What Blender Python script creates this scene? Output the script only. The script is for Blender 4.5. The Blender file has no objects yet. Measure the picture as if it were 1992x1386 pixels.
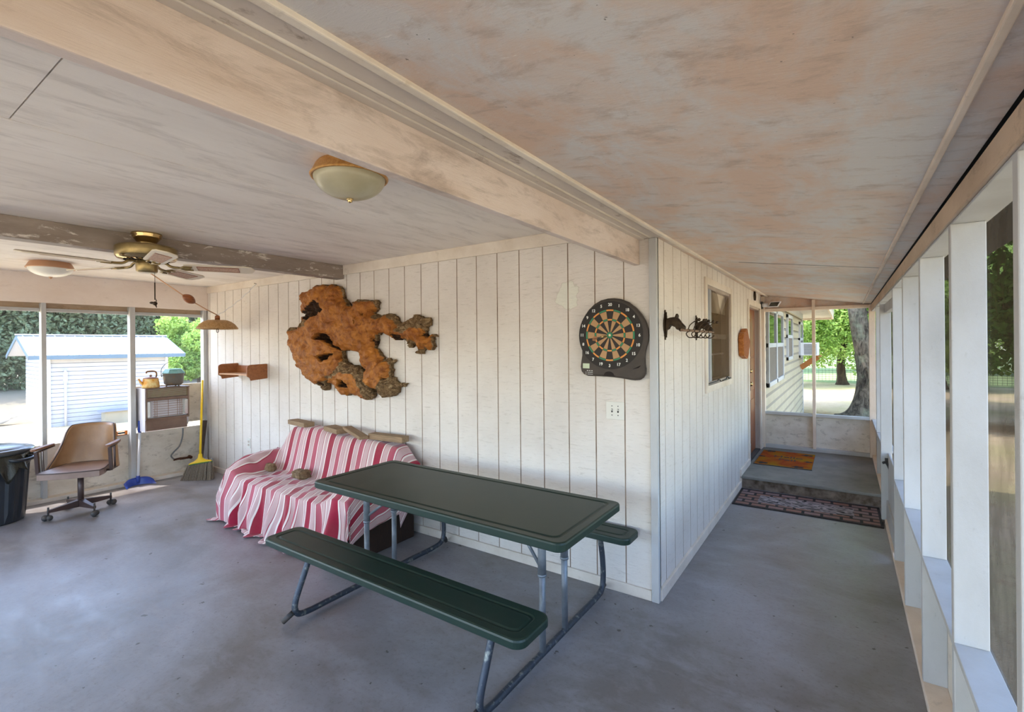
import bpy, math, random
import numpy as np
from mathutils import Vector, Matrix, Euler
random.seed(7)
RNG = np.random.default_rng(11)
C = bpy.context.scene.collection
PI = math.pi
R_ = math.radians

# ---------------------------------------------------------------- camera
FPX, PX, PY, ROLL = 940.5, 996.0, 670.8, 0.0089
TH = math.atan(645 / 940.5)
FW = Vector((-math.sin(TH), math.cos(TH), 0)); RT = Vector((math.cos(TH), math.sin(TH), 0)); UP = Vector((0, 0, 1))
CAM = Vector((0.966, -2.998, 1.617))
cd = bpy.data.cameras.new('camera'); cam = bpy.data.objects.new('camera', cd); C.objects.link(cam)
cd.sensor_width = 36; cd.lens = 36 * FPX / 1992; cd.shift_x = 0; cd.shift_y = -(693 - PY) / 1992
cd.clip_start = 0.02; cd.clip_end = 300
cx = (RT - UP * ROLL).normalized(); cy = (UP + RT * ROLL).normalized(); cz = -FW
cam.matrix_world = Matrix(((cx.x, cy.x, cz.x, CAM.x), (cx.y, cy.y, cz.y, CAM.y), (cx.z, cy.z, cz.z, CAM.z), (0, 0, 0, 1)))
bpy.context.scene.camera = cam

def ray(x, y):
    dx, dy = x - PX, y - PY
    u = dx - ROLL * dy; v = dy + ROLL * dx
    return FW + RT * (u / FPX) - UP * (v / FPX)
def on_y(x, y, Y):
    r = ray(x, y); return CAM + r * ((Y - CAM.y) / r.y)
def on_x(x, y, X):
    r = ray(x, y); return CAM + r * ((X - CAM.x) / r.x)
def on_z(x, y, Z):
    r = ray(x, y); return CAM + r * ((Z - CAM.z) / r.z)

# ---------------------------------------------------------------- world, sun, exposure
SUN_L = Vector((-1.0, -0.6, 2.45)).normalized()
w = bpy.data.worlds.new('sky'); bpy.context.scene.world = w; w.use_nodes = True
nt = w.node_tree; nt.nodes.clear()
sky = nt.nodes.new('ShaderNodeTexSky'); sky.sky_type = 'NISHITA'; sky.sun_disc = False
sky.sun_elevation = math.asin(SUN_L.z); sky.sun_rotation = math.atan2(SUN_L.x, SUN_L.y)
sky.air_density = 1.0; sky.dust_density = 1.5; sky.ozone_density = 1.0
bg = nt.nodes.new('ShaderNodeBackground'); bg.inputs['Strength'].default_value = 0.85
wo = nt.nodes.new('ShaderNodeOutputWorld')
nt.links.new(sky.outputs[0], bg.inputs[0]); nt.links.new(bg.outputs[0], wo.inputs[0])
sl = bpy.data.lights.new('sun', 'SUN'); sl.energy = 4.6; sl.angle = R_(0.6); sl.color = (1, 0.92, 0.84)
so = bpy.data.objects.new('sun', sl); C.objects.link(so); so.rotation_euler = SUN_L.to_track_quat('Z', 'Y').to_euler(); so.location = SUN_L * 30
vs = bpy.context.scene.view_settings
vs.view_transform = 'Standard'; vs.look = 'None'; vs.gamma = 1; vs.use_curve_mapping = False
vs.exposure = 1.05
cyc = bpy.context.scene.cycles
cyc.max_bounces = 14; cyc.diffuse_bounces = 8; cyc.transparent_max_bounces = 24; cyc.sample_clamp_indirect = 8

# ---------------------------------------------------------------- materials
def lin(c):
    if isinstance(c, str):
        c = c.lstrip('#'); c = [int(c[i:i + 2], 16) / 255 for i in (0, 2, 4)]
        return tuple((x / 12.92 if x <= 0.04045 else ((x + 0.055) / 1.055) ** 2.4) for x in c)
    return c
class NT:
    def __init__(s, name):
        s.m = bpy.data.materials.new(name); s.m.use_nodes = True; s.t = s.m.node_tree; s.t.nodes.clear()
        s.out = s.n('ShaderNodeOutputMaterial'); s.co = s.n('ShaderNodeTexCoord')
    def n(s, k, **kw):
        x = s.t.nodes.new(k)
        for a, b in kw.items(): setattr(x, a, b)
        return x
    def l(s, a, b): s.t.links.new(a, b)
    def vec(s, stretch=(1, 1, 1), src='Object'):
        mp = s.n('ShaderNodeMapping'); mp.inputs['Scale'].default_value = stretch
        s.l(s.co.outputs[src], mp.inputs[0]); return mp.outputs[0]
    def noise(s, scale, stretch=(1, 1, 1), detail=6, rough=0.6, dist=0.0, src='Object', loc=(0, 0, 0)):
        v = s.vec(stretch, src); v.node.inputs['Location'].default_value = loc
        x = s.n('ShaderNodeTexNoise'); x.inputs['Scale'].default_value = scale; x.inputs['Detail'].default_value = detail
        x.inputs['Roughness'].default_value = rough; x.inputs['Distortion'].default_value = dist
        s.l(v, x.inputs['Vector']); return x.outputs['Fac']
    def ramp(s, f, stops, const=False):
        r = s.n('ShaderNodeValToRGB'); e = r.color_ramp.elements
        if const: r.color_ramp.interpolation = 'CONSTANT'
        while len(e) < len(stops): e.new(0.5)
        for i, (p, c) in enumerate(stops):
            e[i].position = p; c = lin(c) if not isinstance(c, (int, float)) else (c, c, c); e[i].color = (*c[:3], 1)
        s.l(f, r.inputs[0]); return r.outputs[0]
    def mix(s, f, a, b, mode='MIX'):
        x = s.n('ShaderNodeMix', data_type='RGBA', blend_type=mode)
        for k, v in ((0, f), (6, a), (7, b)):
            if hasattr(v, 'is_linked') or hasattr(v, 'links'): s.l(v, x.inputs[k])
            elif isinstance(v, (int, float)) and k == 0: x.inputs[k].default_value = v
            else: x.inputs[k].default_value = (*lin(v)[:3], 1)
        return x.outputs[2]
    def math(s, op, a, b=None, clamp=False):
        x = s.n('ShaderNodeMath', operation=op, use_clamp=clamp)
        for k, v in ((0, a), (1, b)):
            if v is None: continue
            if isinstance(v, (int, float)): x.inputs[k].default_value = v
            else: s.l(v, x.inputs[k])
        return x.outputs[0]
    def bsdf(s, col, rough=0.6, metal=0, spec=0.5, bumps=None, bstr=0.3, bdist=0.01, **kw):
        b = s.n('ShaderNodeBsdfPrincipled')
        if isinstance(col, (str, tuple)): b.inputs['Base Color'].default_value = (*lin(col)[:3], 1)
        else: s.l(col, b.inputs['Base Color'])
        if isinstance(rough, (int, float)): b.inputs['Roughness'].default_value = rough
        else: s.l(rough, b.inputs['Roughness'])
        b.inputs['Metallic'].default_value = metal; b.inputs['Specular IOR Level'].default_value = spec
        for k, v in kw.items(): b.inputs[k].default_value = v
        if bumps is not None:
            bp = s.n('ShaderNodeBump'); bp.inputs['Strength'].default_value = bstr; bp.inputs['Distance'].default_value = bdist
            s.l(bumps, bp.inputs['Height']); s.l(bp.outputs[0], b.inputs['Normal'])
        s.l(b.outputs[0], s.out.inputs[0]); return b

def simple(name, col, rough=0.6, metal=0, spec=0.5, var=None, scale=8, stretch=(1, 1, 1), bstr=0.0, bscale=60, bstretch=None, lo=0.35, hi=0.7, **kw):
    t = NT(name)
    c = lin(col)
    if var is not None: c = t.mix(t.ramp(t.noise(scale, stretch), [(lo, 0.0), (hi, 1.0)]), col, var)
    t.bsdf(c, rough, metal, spec, t.noise(bscale, bstretch or stretch) if bstr else None, bstr, **kw)
    return t.m

def white_siding(name, patch=None, fleck=(0.35, 1, 3.2)):
    t = NT(name)
    n1 = t.noise(1.3, (1, 1, 1), 5); n2 = t.noise(22, fleck, 5, 0.7, 0.6); n3 = t.noise(90, fleck, 3)
    c = t.mix(t.ramp(n1, [(0.35, 0.0), (0.75, 1.0)]), '#e4ddd6', '#cfc6bd')
    c = t.mix(t.ramp(n2, [(0.56, 0.0), (0.74, 0.45)]), c, '#9a8b7a')
    sp = t.noise(30, (1, 1, 1), 8, 0.75, loc=(3, 5, 1))
    c = t.mix(t.ramp(sp, [(0.66, 0.0), (0.74, 0.6)]), c, '#6b5138')
    if patch:
        (px, py, pz), r = patch
        d = t.n('ShaderNodeVectorMath', operation='DISTANCE'); t.l(t.co.outputs['Object'], d.inputs[0]); d.inputs[1].default_value = (px, py, pz)
        dd = t.math('ADD', d.outputs['Value'], t.math('MULTIPLY', t.noise(7, (1, 1, 1), 3), 0.22))
        c = t.mix(t.ramp(dd, [(r, 1.0), (r + 0.004, 0.0)]), c, '#e3e2d6')
        c = t.mix(t.ramp(dd, [(r - 0.002, 0.0), (r, 0.35), (r + 0.006, 0.0)]), c, '#7a5a38')
    t.bsdf(c, 0.55, 0, 0.35, t.math('ADD', n2, t.math('MULTIPLY', n3, 0.4)), 0.6, 0.008)
    return t.m

def dirty_paint(name, a, b, dirt='#6d5a45', scale=2.0, stretch=(1, 1, 1), damt=0.6, dlo=0.56, dhi=0.78, bstr=0.25, rough=0.55, gstretch=None, spec=0.35, dscale=None):
    t = NT(name)
    n1 = t.noise(scale, stretch, 6, 0.62); n2 = t.noise(dscale or scale * 3.1, stretch, 9, 0.72, 0.4, loc=(4, 2, 9))
    n3 = t.noise(45, gstretch or stretch, 6, 0.7)
    c = t.mix(t.ramp(n1, [(0.36, 0.0), (0.66, 1.0)]), a, b)
    c = t.mix(t.ramp(n2, [(dlo, 0.0), (dhi, damt)]), c, dirt)
    c = t.mix(t.ramp(n3, [(0.62, 0.0), (0.75, 0.25)]), c, dirt)
    t.bsdf(c, rough, 0, spec, n3, bstr, 0.006)
    return t.m

def wood(name, a, b, scale=6, stretch=(1, 12, 12), rough=0.55, bstr=0.2, dark='#2b170c'):
    t = NT(name)
    n1 = t.noise(scale, stretch, 6, 0.6, 0.8); n2 = t.noise(scale * 5, stretch, 4, 0.6)
    c = t.mix(t.ramp(n1, [(0.3, 0.0), (0.7, 1.0)]), a, b)
    c = t.mix(t.ramp(n2, [(0.6, 0.0), (0.8, 0.4)]), c, dark)
    t.bsdf(c, rough, 0, 0.4, n2, bstr, 0.004)
    return t.m

M = {}
M['wall_a'] = white_siding('painted_plywood_siding', ((-0.613, 0.0, 1.95), 0.20), (0.5, 1, 3.4))
M['wall_b'] = white_siding('painted_plywood_siding_inner', None, (1, 0.5, 3.4))
M['groove'] = simple('groove_dirt', '#b5a392', 0.9, spec=0.1, var='#7d6654', scale=4)
M['trim'] = dirty_paint('white_trim_paint', '#e2d8cc', '#d0c3b4', '#7d6548', 3, (1, 1, 1), 0.5, 0.6, 0.8)
M['post'] = dirty_paint('white_post_paint', '#bfc0c1', '#aeadab', '#625342', 2.2, (1, 1, 0.5), 0.45, 0.62, 0.8)
M['post_warm'] = dirty_paint('cream_post_paint', '#e6d6c6', '#d2bfac', '#6e563c', 3, (1, 1, 0.5), 0.5, 0.6, 0.8)
M['header'] = dirty_paint('weathered_header_paint', '#cdb69e', '#ae957c', '#5a432c', 3.5, (1, 0.4, 1), 0.7, 0.55, 0.75)
M['header_l'] = dirty_paint('pinkish_white_header', '#eadfd7', '#dccdc2', '#8a7460', 2.5, (1, 0.5, 1), 0.4, 0.6, 0.8)
M['beam'] = dirty_paint('weathered_beam_paint', '#ddd0ca', '#c9b5a8', '#6f5b4b', 2.4, (1, 0.45, 1.6), 0.7, 0.50, 0.76, gstretch=(3, 0.3, 6), bstr=0.4)
M['beam2'] = dirty_paint('flaking_beam_paint', '#84776e', '#a19389', '#e0d8d0', 5, (1, 0.35, 1.4), 0.8, 0.56, 0.62, bstr=0.3)
M['ceil'] = dirty_paint('ceiling_plywood_paint', '#f0eae4', '#e2dad3', '#9a9088', 1.5, (1.5, 0.35, 1), 0.5, 0.50, 0.72, gstretch=(5, 0.35, 1), bstr=0.35, dscale=7)
M['soffit'] = dirty_paint('grey_soffit_paint', '#bcb2aa', '#cdc3bb', '#6f5c4c', 3, (1, 0.4, 1), 0.8, 0.6, 0.7)
M['kneewall'] = dirty_paint('stained_panel_paint', '#e0d7ca', '#cbbfae', '#65513d', 3, (1, 0.8, 1.6), 0.8, 0.54, 0.74, gstretch=(1, 1, 4))

def ceiling_corridor():
    t = NT('blotchy_plywood_paint')
    n1 = t.noise(2.6, (1.3, 0.75, 1), 9, 0.68, 0.5); n2 = t.noise(8, (0.9, 1.7, 1), 8, 0.72, 0.3, loc=(3, 1, 0))
    s1 = t.noise(30, (0.55, 2.6, 1), 5, 0.8, 0.7); s2 = t.noise(60, (1, 1, 1), 2)
    c = t.mix(t.ramp(n1, [(0.40, 0.0), (0.60, 1.0)]), '#d6baa6', '#d3cecb')
    c = t.mix(t.ramp(n2, [(0.52, 0.0), (0.70, 0.65)]), c, '#a89180')
    c = t.mix(t.ramp(s1, [(0.64, 0.0), (0.70, 0.7)]), c, '#f0eae4')
    c = t.mix(t.ramp(s2, [(0.74, 0.0), (0.78, 0.7)]), c, '#4a3a2c')
    t.bsdf(c, 0.5, 0, 0.4, t.math('ADD', s1, n2), 0.35, 0.006)
    return t.m
M['ceil2'] = ceiling_corridor()

def concrete():
    t = NT('painted_concrete_floor')
    n1 = t.noise(0.9, (1, 1, 1), 7, 0.62, 0.6); n2 = t.noise(3.2, (1, 1.8, 1), 8, 0.66, 0.35, loc=(2, 0, 0)); n3 = t.noise(40, (1, 1, 1), 6, 0.75)
    sp = t.noise(16, (1, 1, 1), 3, 0.5, loc=(7, 7, 7))
    c = t.mix(t.ramp(n1, [(0.36, 0.0), (0.62, 1.0)]), '#8b898d', '#6d6763')
    c = t.mix(t.ramp(n2, [(0.46, 0.0), (0.74, 0.5)]), c, '#a3a2a7')
    c = t.mix(t.ramp(n3, [(0.52, 0.0), (0.72, 0.45)]), c, '#5b4f48')
    c = t.mix(t.ramp(sp, [(0.70, 0.0), (0.715, 0.8)]), c, '#3e342c')
    r = t.ramp(n2, [(0.3, 0.28), (0.7, 0.48)])
    t.bsdf(c, r, 0, 0.5, t.math('ADD', n3, n2), 0.12, 0.004)
    return t.m
M['floor'] = concrete()
M['step'] = dirty_paint('bare_concrete', '#82807a', '#6e6c66', '#55503f', 3, (1, 1, 1), 0.5, bstr=0.3, rough=0.8)
M['steprough'] = simple('rough_concrete_edge', '#85766a', 0.9, var='#4a3d2e', scale=14, bstr=0.8, bscale=60)
M['green'] = None
def table_green():
    t = NT('dark_green_plastic')
    n = t.noise(5, (1, 1, 1), 6, 0.6, 0.5); n2 = t.noise(160, (1, 1, 1), 3)
    c = t.mix(t.ramp(n, [(0.35, 0.0), (0.7, 1.0)]), '#122b24', '#202f27')
    t.bsdf(c, 0.42, 0, 0.4, n2, 0.12, 0.002)
    return t.m
M['green'] = table_green()
M['galv'] = simple('galvanised_steel', '#878d94', 0.45, 0.45, var='#5d636b', scale=9, bstr=0.1)
M['galv_dark'] = simple('weathered_steel_tube', '#454b55', 0.5, 0.55, var='#a0a49c', scale=26, lo=0.55, hi=0.75, bstr=0.3)
M['black'] = simple('black_plastic', '#17181b', 0.35, var='#2a2b2e', scale=20)
M['rubber'] = simple('grey_rubber', '#2f3236', 0.6, var='#50453a', scale=20)
M['brass'] = simple('antique_brass', '#a08c62', 0.34, 0.75, var='#85734c', scale=12)
M['polbrass'] = simple('polished_brass', '#bca273', 0.14, 0.95)
M['blade'] = simple('faded_fan_blade', '#cbbba4', 0.5, var='#b6a184', scale=8, stretch=(1, 1, 1))
M['blade_edge'] = simple('fan_blade_border', '#d8cdb8', 0.5)
M['cane'] = simple('cane_inlay', '#c4a48c', 0.7, var='#a98672', scale=120, lo=0.45, hi=0.55)
M['frost'] = simple('alabaster_glass', '#c9c3a6', 0.28, var='#b5ab88', scale=5, spec=0.5, **{'Subsurface Weight': 0.0, 'Transmission Weight': 0.15})
M['frostw'] = simple('white_alabaster_glass', '#ecebe4', 0.3, var='#dcd9ce', scale=5)
M['goldrim'] = simple('amber_glass_band', '#d6a462', 0.35, 0.4, var='#b98038', scale=60, bstr=0.6, bscale=150)
M['copper'] = simple('copper_rim', '#c59a78', 0.4, 0.35)
M['tan'] = simple('tan_lamp_shade', '#b08a5c', 0.5, var='#94703f', scale=60, lo=0.45, hi=0.6, bstr=0.3, bscale=140)
M['beadwood'] = wood('turned_bead_wood', '#a05f30', '#6d3a1c', 20, (1, 1, 6), 0.35)
M['shelf'] = wood('shelf_wood', '#a3683f', '#84502e', 4, (1, 8, 14), 0.5)
M['shelf_in'] = wood('pale_shelf_board', '#d3a888', '#c0906a', 4, (1, 8, 14), 0.5)
M['iron'] = simple('cast_iron_bronze', '#2e2218', 0.5, 0.6, var='#4a3a28', scale=30, bstr=0.3)
M['rod'] = simple('rack_rod', '#8a6c55', 0.6, var='#5e4636', scale=40)
M['screen_brown'] = None
def screen(name, col, a, graze=None):
    t = NT(name)
    d = t.n('ShaderNodeBsdfDiffuse'); d.inputs[0].default_value = (*lin(col), 1)
    tr = t.n('ShaderNodeBsdfTransparent'); mx = t.n('ShaderNodeMixShader')
    f = t.ramp(t.noise(5, (1, 1, 0.6), 5), [(0.35, max(0, a - 0.05)), (0.7, min(1, a + 0.07))])
    if graze:      # woven wire covers more of the view the flatter it is crossed
        lw = t.n('ShaderNodeLayerWeight'); lw.inputs[0].default_value = 0.5
        f = t.math('ADD', f, t.ramp(lw.outputs['Facing'], [(0.3, 0.0), (0.65, graze * 0.5), (0.85, graze)]), True)
    t.l(f, mx.inputs[0]); t.l(tr.outputs[0], mx.inputs[1]); t.l(d.outputs[0], mx.inputs[2]); t.l(mx.outputs[0], t.out.inputs[0])
    return t.m
M['screen_l'] = screen('insect_screen_light', '#a2a5aa', 0.20)
M['screen_r'] = screen('insect_screen_brown', '#4a4138', 0.28, 0.62)
M['screen_e'] = screen('insect_screen_clear', '#808080', 0.05)
M['screen_old'] = screen('torn_window_screen', '#6e5b45', 0.62)
M['glass'] = simple('window_glass', '#2a2a22', 0.04, spec=0.9)
M['white_vinyl'] = simple('white_vinyl', '#dfe0e2', 0.4, var='#d0d2d6', scale=3)
M['siding_w'] = simple('white_vinyl_siding', '#bdbdc2', 0.45, var='#b2b3ba', scale=2)
M['siding_c'] = simple('cream_siding', '#a69d88', 0.6, var='#9a917d', scale=3)
M['roof_w'] = simple('white_metal_roof', '#d4d8de', 0.3, 0.0)
M['roof_b'] = simple('pale_blue_metal_trim', '#5d7384', 0.4)
M['ext_white'] = simple('exterior_white_trim', '#adafb2', 0.5, var='#a2a4a8', scale=3)
M['lap_shade'] = simple('painted_lap_shade', '#665e50', 0.9)  # shadow line under each siding lap, put into the colour
M['doorwood'] = wood('varnished_door_wood', '#9b5526', '#6e3713', 5, (6, 6, 1), 0.35)
M['jamb'] = dirty_paint('greyish_jamb_paint', '#a1938a', '#b3a59a', '#6d5a4c', 6, (1, 1, 0.3), 0.6)
M['slice'] = wood('varnished_log_slice', '#a8683c', '#7d4526', 9, (6, 6, 6), 0.85)
M['slice_edge'] = wood('log_slice_edge', '#c07a38', '#8f4d1c', 12, (4, 4, 8), 0.5, 0.6)
M['block'] = wood('weathered_lumber', '#9c8163', '#7e6850', 9, (1, 9, 9), 0.8, 0.4, '#4b3a2a')
M['rock'] = simple('bark_chunk', '#8a7254', 0.95, var='#5c4630', scale=40, bstr=1.0, bscale=50)
M['wicker'] = wood('dark_wicker', '#3c2415', '#22130a', 30, (6, 6, 0.4), 0.7, 0.9)
M['vinyl'] = simple('tan_vinyl_upholstery', '#a07a58', 0.36, var='#8b6748', scale=5, bstr=0.12, bscale=120)
M['vinyl_seat'] = simple('mauve_brown_vinyl', '#8d766c', 0.38, var='#7e665a', scale=6, bstr=0.12, bscale=120)
M['piping'] = simple('brown_piping', '#4a3a36', 0.5)
M['brownmetal'] = simple('brown_enamel_metal', '#4d3c38', 0.4, 0.3)
M['armwood'] = wood('armrest_wood', '#93694f', '#6f4a36', 14, (1, 8, 8), 0.4)
M['can'] = simple('dark_grey_bin_plastic', '#2c3138', 0.3, var='#1f2329', scale=6)
M['lid'] = simple('glossy_bin_lid', '#33373c', 0.25, var='#45474a', scale=4)
M['bag'] = simple('bin_liner', '#26261f', 0.22, bstr=0.9, bscale=22)
M['heater'] = simple('brown_heater_enamel', '#7d6456', 0.4, 0.2, var='#6d5548', scale=8)
M['heater_side'] = simple('pale_heater_side', '#cfcad0', 0.45)
M['heater_gold'] = simple('bronze_louvre', '#8b7550', 0.35, 0.5, var='#a08a62', scale=12)
M['chrome'] = simple('reflector_metal', '#d8d8d4', 0.15, 0.95)
M['ceramic'] = simple('ceramic_plaque', '#c9bcae', 0.8, var='#a99a8b', scale=20)
M['heater_dark'] = simple('heater_cavity', '#1b110d', 0.8)
M['grille'] = simple('grille_wire', '#a08474', 0.4, 0.5)
M['kettle'] = simple('rusty_orange_enamel', '#d9962f', 0.45, 0.1, var='#ecd89c', scale=16, lo=0.4, hi=0.65, bstr=0.3)
M['kettlelid'] = simple('rusty_kettle_lid', '#a07a70', 0.5, 0.3, var='#6d4426', scale=22)
M['kettlerust'] = simple('rusty_handle', '#9a6a3a', 0.6, 0.3, var='#5c3a1c', scale=30)
M['pot'] = simple('grey_cast_iron', '#6b655e', 0.6, 0.2, var='#86643f', scale=16, lo=0.55, hi=0.7, bstr=0.3)
M['potlid'] = simple('verdigris_lid', '#7fb0b0', 0.5, 0.1, var='#5f8f92', scale=10)
M['yellow'] = simple('yellow_plastic', '#e8c01c', 0.4)
M['bristle'] = simple('broom_bristle', '#978a7a', 0.8, var='#6e6254', scale=60, stretch=(3, 3, 0.4))
M['blue'] = simple('blue_plastic', '#2b459c', 0.35)
M['whiteplastic'] = simple('white_plastic', '#e4e6ec', 0.4)
M['orange'] = simple('orange_plastic', '#e07a1e', 0.4)
M['dgrey'] = simple('dark_grey_part', '#3b3b3b', 0.5)
M['hose'] = simple('grey_rubber_hose', '#6d6f70', 0.5)
M['rust'] = simple('rusty_pipe', '#6e3f22', 0.8, 0.3, var='#3a2418', scale=40, bstr=0.4)
M['bagclear'] = simple('white_plastic_bag', '#e2e4ea', 0.3, bstr=0.8, bscale=30, **{'Transmission Weight': 0.3})
M['darkwood'] = wood('dark_weathered_board', '#5a4a40', '#3a2e28', 8, (6, 6, 1), 0.7)
M['plate'] = simple('ivory_switch_plate', '#dcdad2', 0.4)
M['bark_g'] = None
def bark(name, a, b, c3):
    t = NT(name)
    n = t.noise(9, (1, 1, 0.35), 8, 0.7, 1.0); n2 = t.noise(30, (1, 1, 0.5), 6, 0.7); n3 = t.noise(2.2, (1, 1, 1), 5)
    c = t.mix(t.ramp(n, [(0.38, 0.0), (0.62, 1.0)]), a, b)
    c = t.mix(t.ramp(n3, [(0.52, 0.0), (0.68, 0.7)]), c, c3)
    t.bsdf(c, 0.9, 0, 0.2, t.math('ADD', n, n2), 1.0, 0.04)
    return t.m
M['oak'] = bark('oak_bark', '#231e18', '#6f685c', '#7d8370')
M['darkbark'] = bark('dark_bark', '#3a2f26', '#5d4c3c', '#3f3a30')
def leaf(name, a, b, tr=0.35):
    t = NT(name)
    n = t.noise(1.1, (1, 1, 1), 4); n2 = t.noise(14, (1, 1, 1), 2)
    c = t.mix(t.ramp(t.math('ADD', t.math('MULTIPLY', n, 0.5), t.math('MULTIPLY', n2, 0.5)), [(0.38, 0.0), (0.62, 1.0)]), a, b)
    d = t.n('ShaderNodeBsdfDiffuse'); tl = t.n('ShaderNodeBsdfTranslucent'); mx = t.n('ShaderNodeMixShader'); mx.inputs[0].default_value = tr
    t.l(c, d.inputs[0]); t.l(c, tl.inputs[0]); t.l(d.outputs[0], mx.inputs[1]); t.l(tl.outputs[0], mx.inputs[2]); t.l(mx.outputs[0], t.out.inputs[0])
    return t.m
M['cedar'] = leaf('cedar_foliage', '#56654a', '#9da986', 0.35)
M['leaf_b'] = leaf('bright_oak_leaves', '#7fa64c', '#c6dc88', 0.5)
M['leaf_m'] = leaf('shrub_leaves', '#3d5a26', '#6f8f3e', 0.35)
def ground():
    t = NT('dry_lawn')
    n1 = t.noise(0.35, (1, 1, 1), 6, 0.6); n2 = t.noise(5, (1, 1, 1), 8, 0.75); n3 = t.noise(60, (1, 1, 1), 4)
    c = t.mix(t.ramp(n1, [(0.4, 0.0), (0.62, 1.0)]), '#cbb698', '#b5ab80')
    c = t.mix(t.ramp(n2, [(0.52, 0.0), (0.72, 0.7)]), c, '#a5876a')
    c = t.mix(t.ramp(n3, [(0.55, 0.0), (0.75, 0.4)]), c, '#e2d8ba')
    sx = t.n('ShaderNodeSeparateXYZ'); t.l(t.co.outputs['Object'], sx.inputs[0])
    n4 = t.noise(0.8, (1, 1, 1), 6, 0.7)
    fx = t.math('ADD', t.math('MULTIPLY', sx.outputs[0], -0.1), t.math('MULTIPLY', n4, 0.35))       # greyer ground under the cedars: their shade put into the colour
    c = t.mix(t.ramp(t.math('SUBTRACT', fx, 1.40), [(0.50, 0.0), (0.60, 0.85)]), c, '#7b7468')
    fy = t.math('ADD', t.math('MULTIPLY', t.math('ABSOLUTE', t.math('SUBTRACT', sx.outputs[1], 12.6)), 0.2), t.math('MULTIPLY', n4, 0.7))
    fy = t.math('ADD', fy, t.math('LESS_THAN', sx.outputs[0], -3.0))
    c = t.mix(t.ramp(t.math('ADD', fy, t.math('MULTIPLY', n2, 0.4)), [(0.62, 0.8), (0.85, 0.0)]), c, '#7a5e45')   # fallen leaves round the oak
    fg = t.math('SUBTRACT', t.math('MULTIPLY', sx.outputs[1], 0.05), 0.9)
    c = t.mix(t.ramp(fg, [(0.36, 0.0), (0.42, 0.85)]), c, '#6f8a5c')
    t.bsdf(c, 1.0, 0, 0.05, n3, 0.6, 0.03)
    return t.m
M['ground'] = ground()
M['gravel'] = simple('grey_leaf_litter', '#8f887f', 1.0, var='#6f675d', scale=6, bstr=0.6)
M['fence'] = simple('fence_wire', '#5c5c54', 0.6, 0.4)

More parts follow.
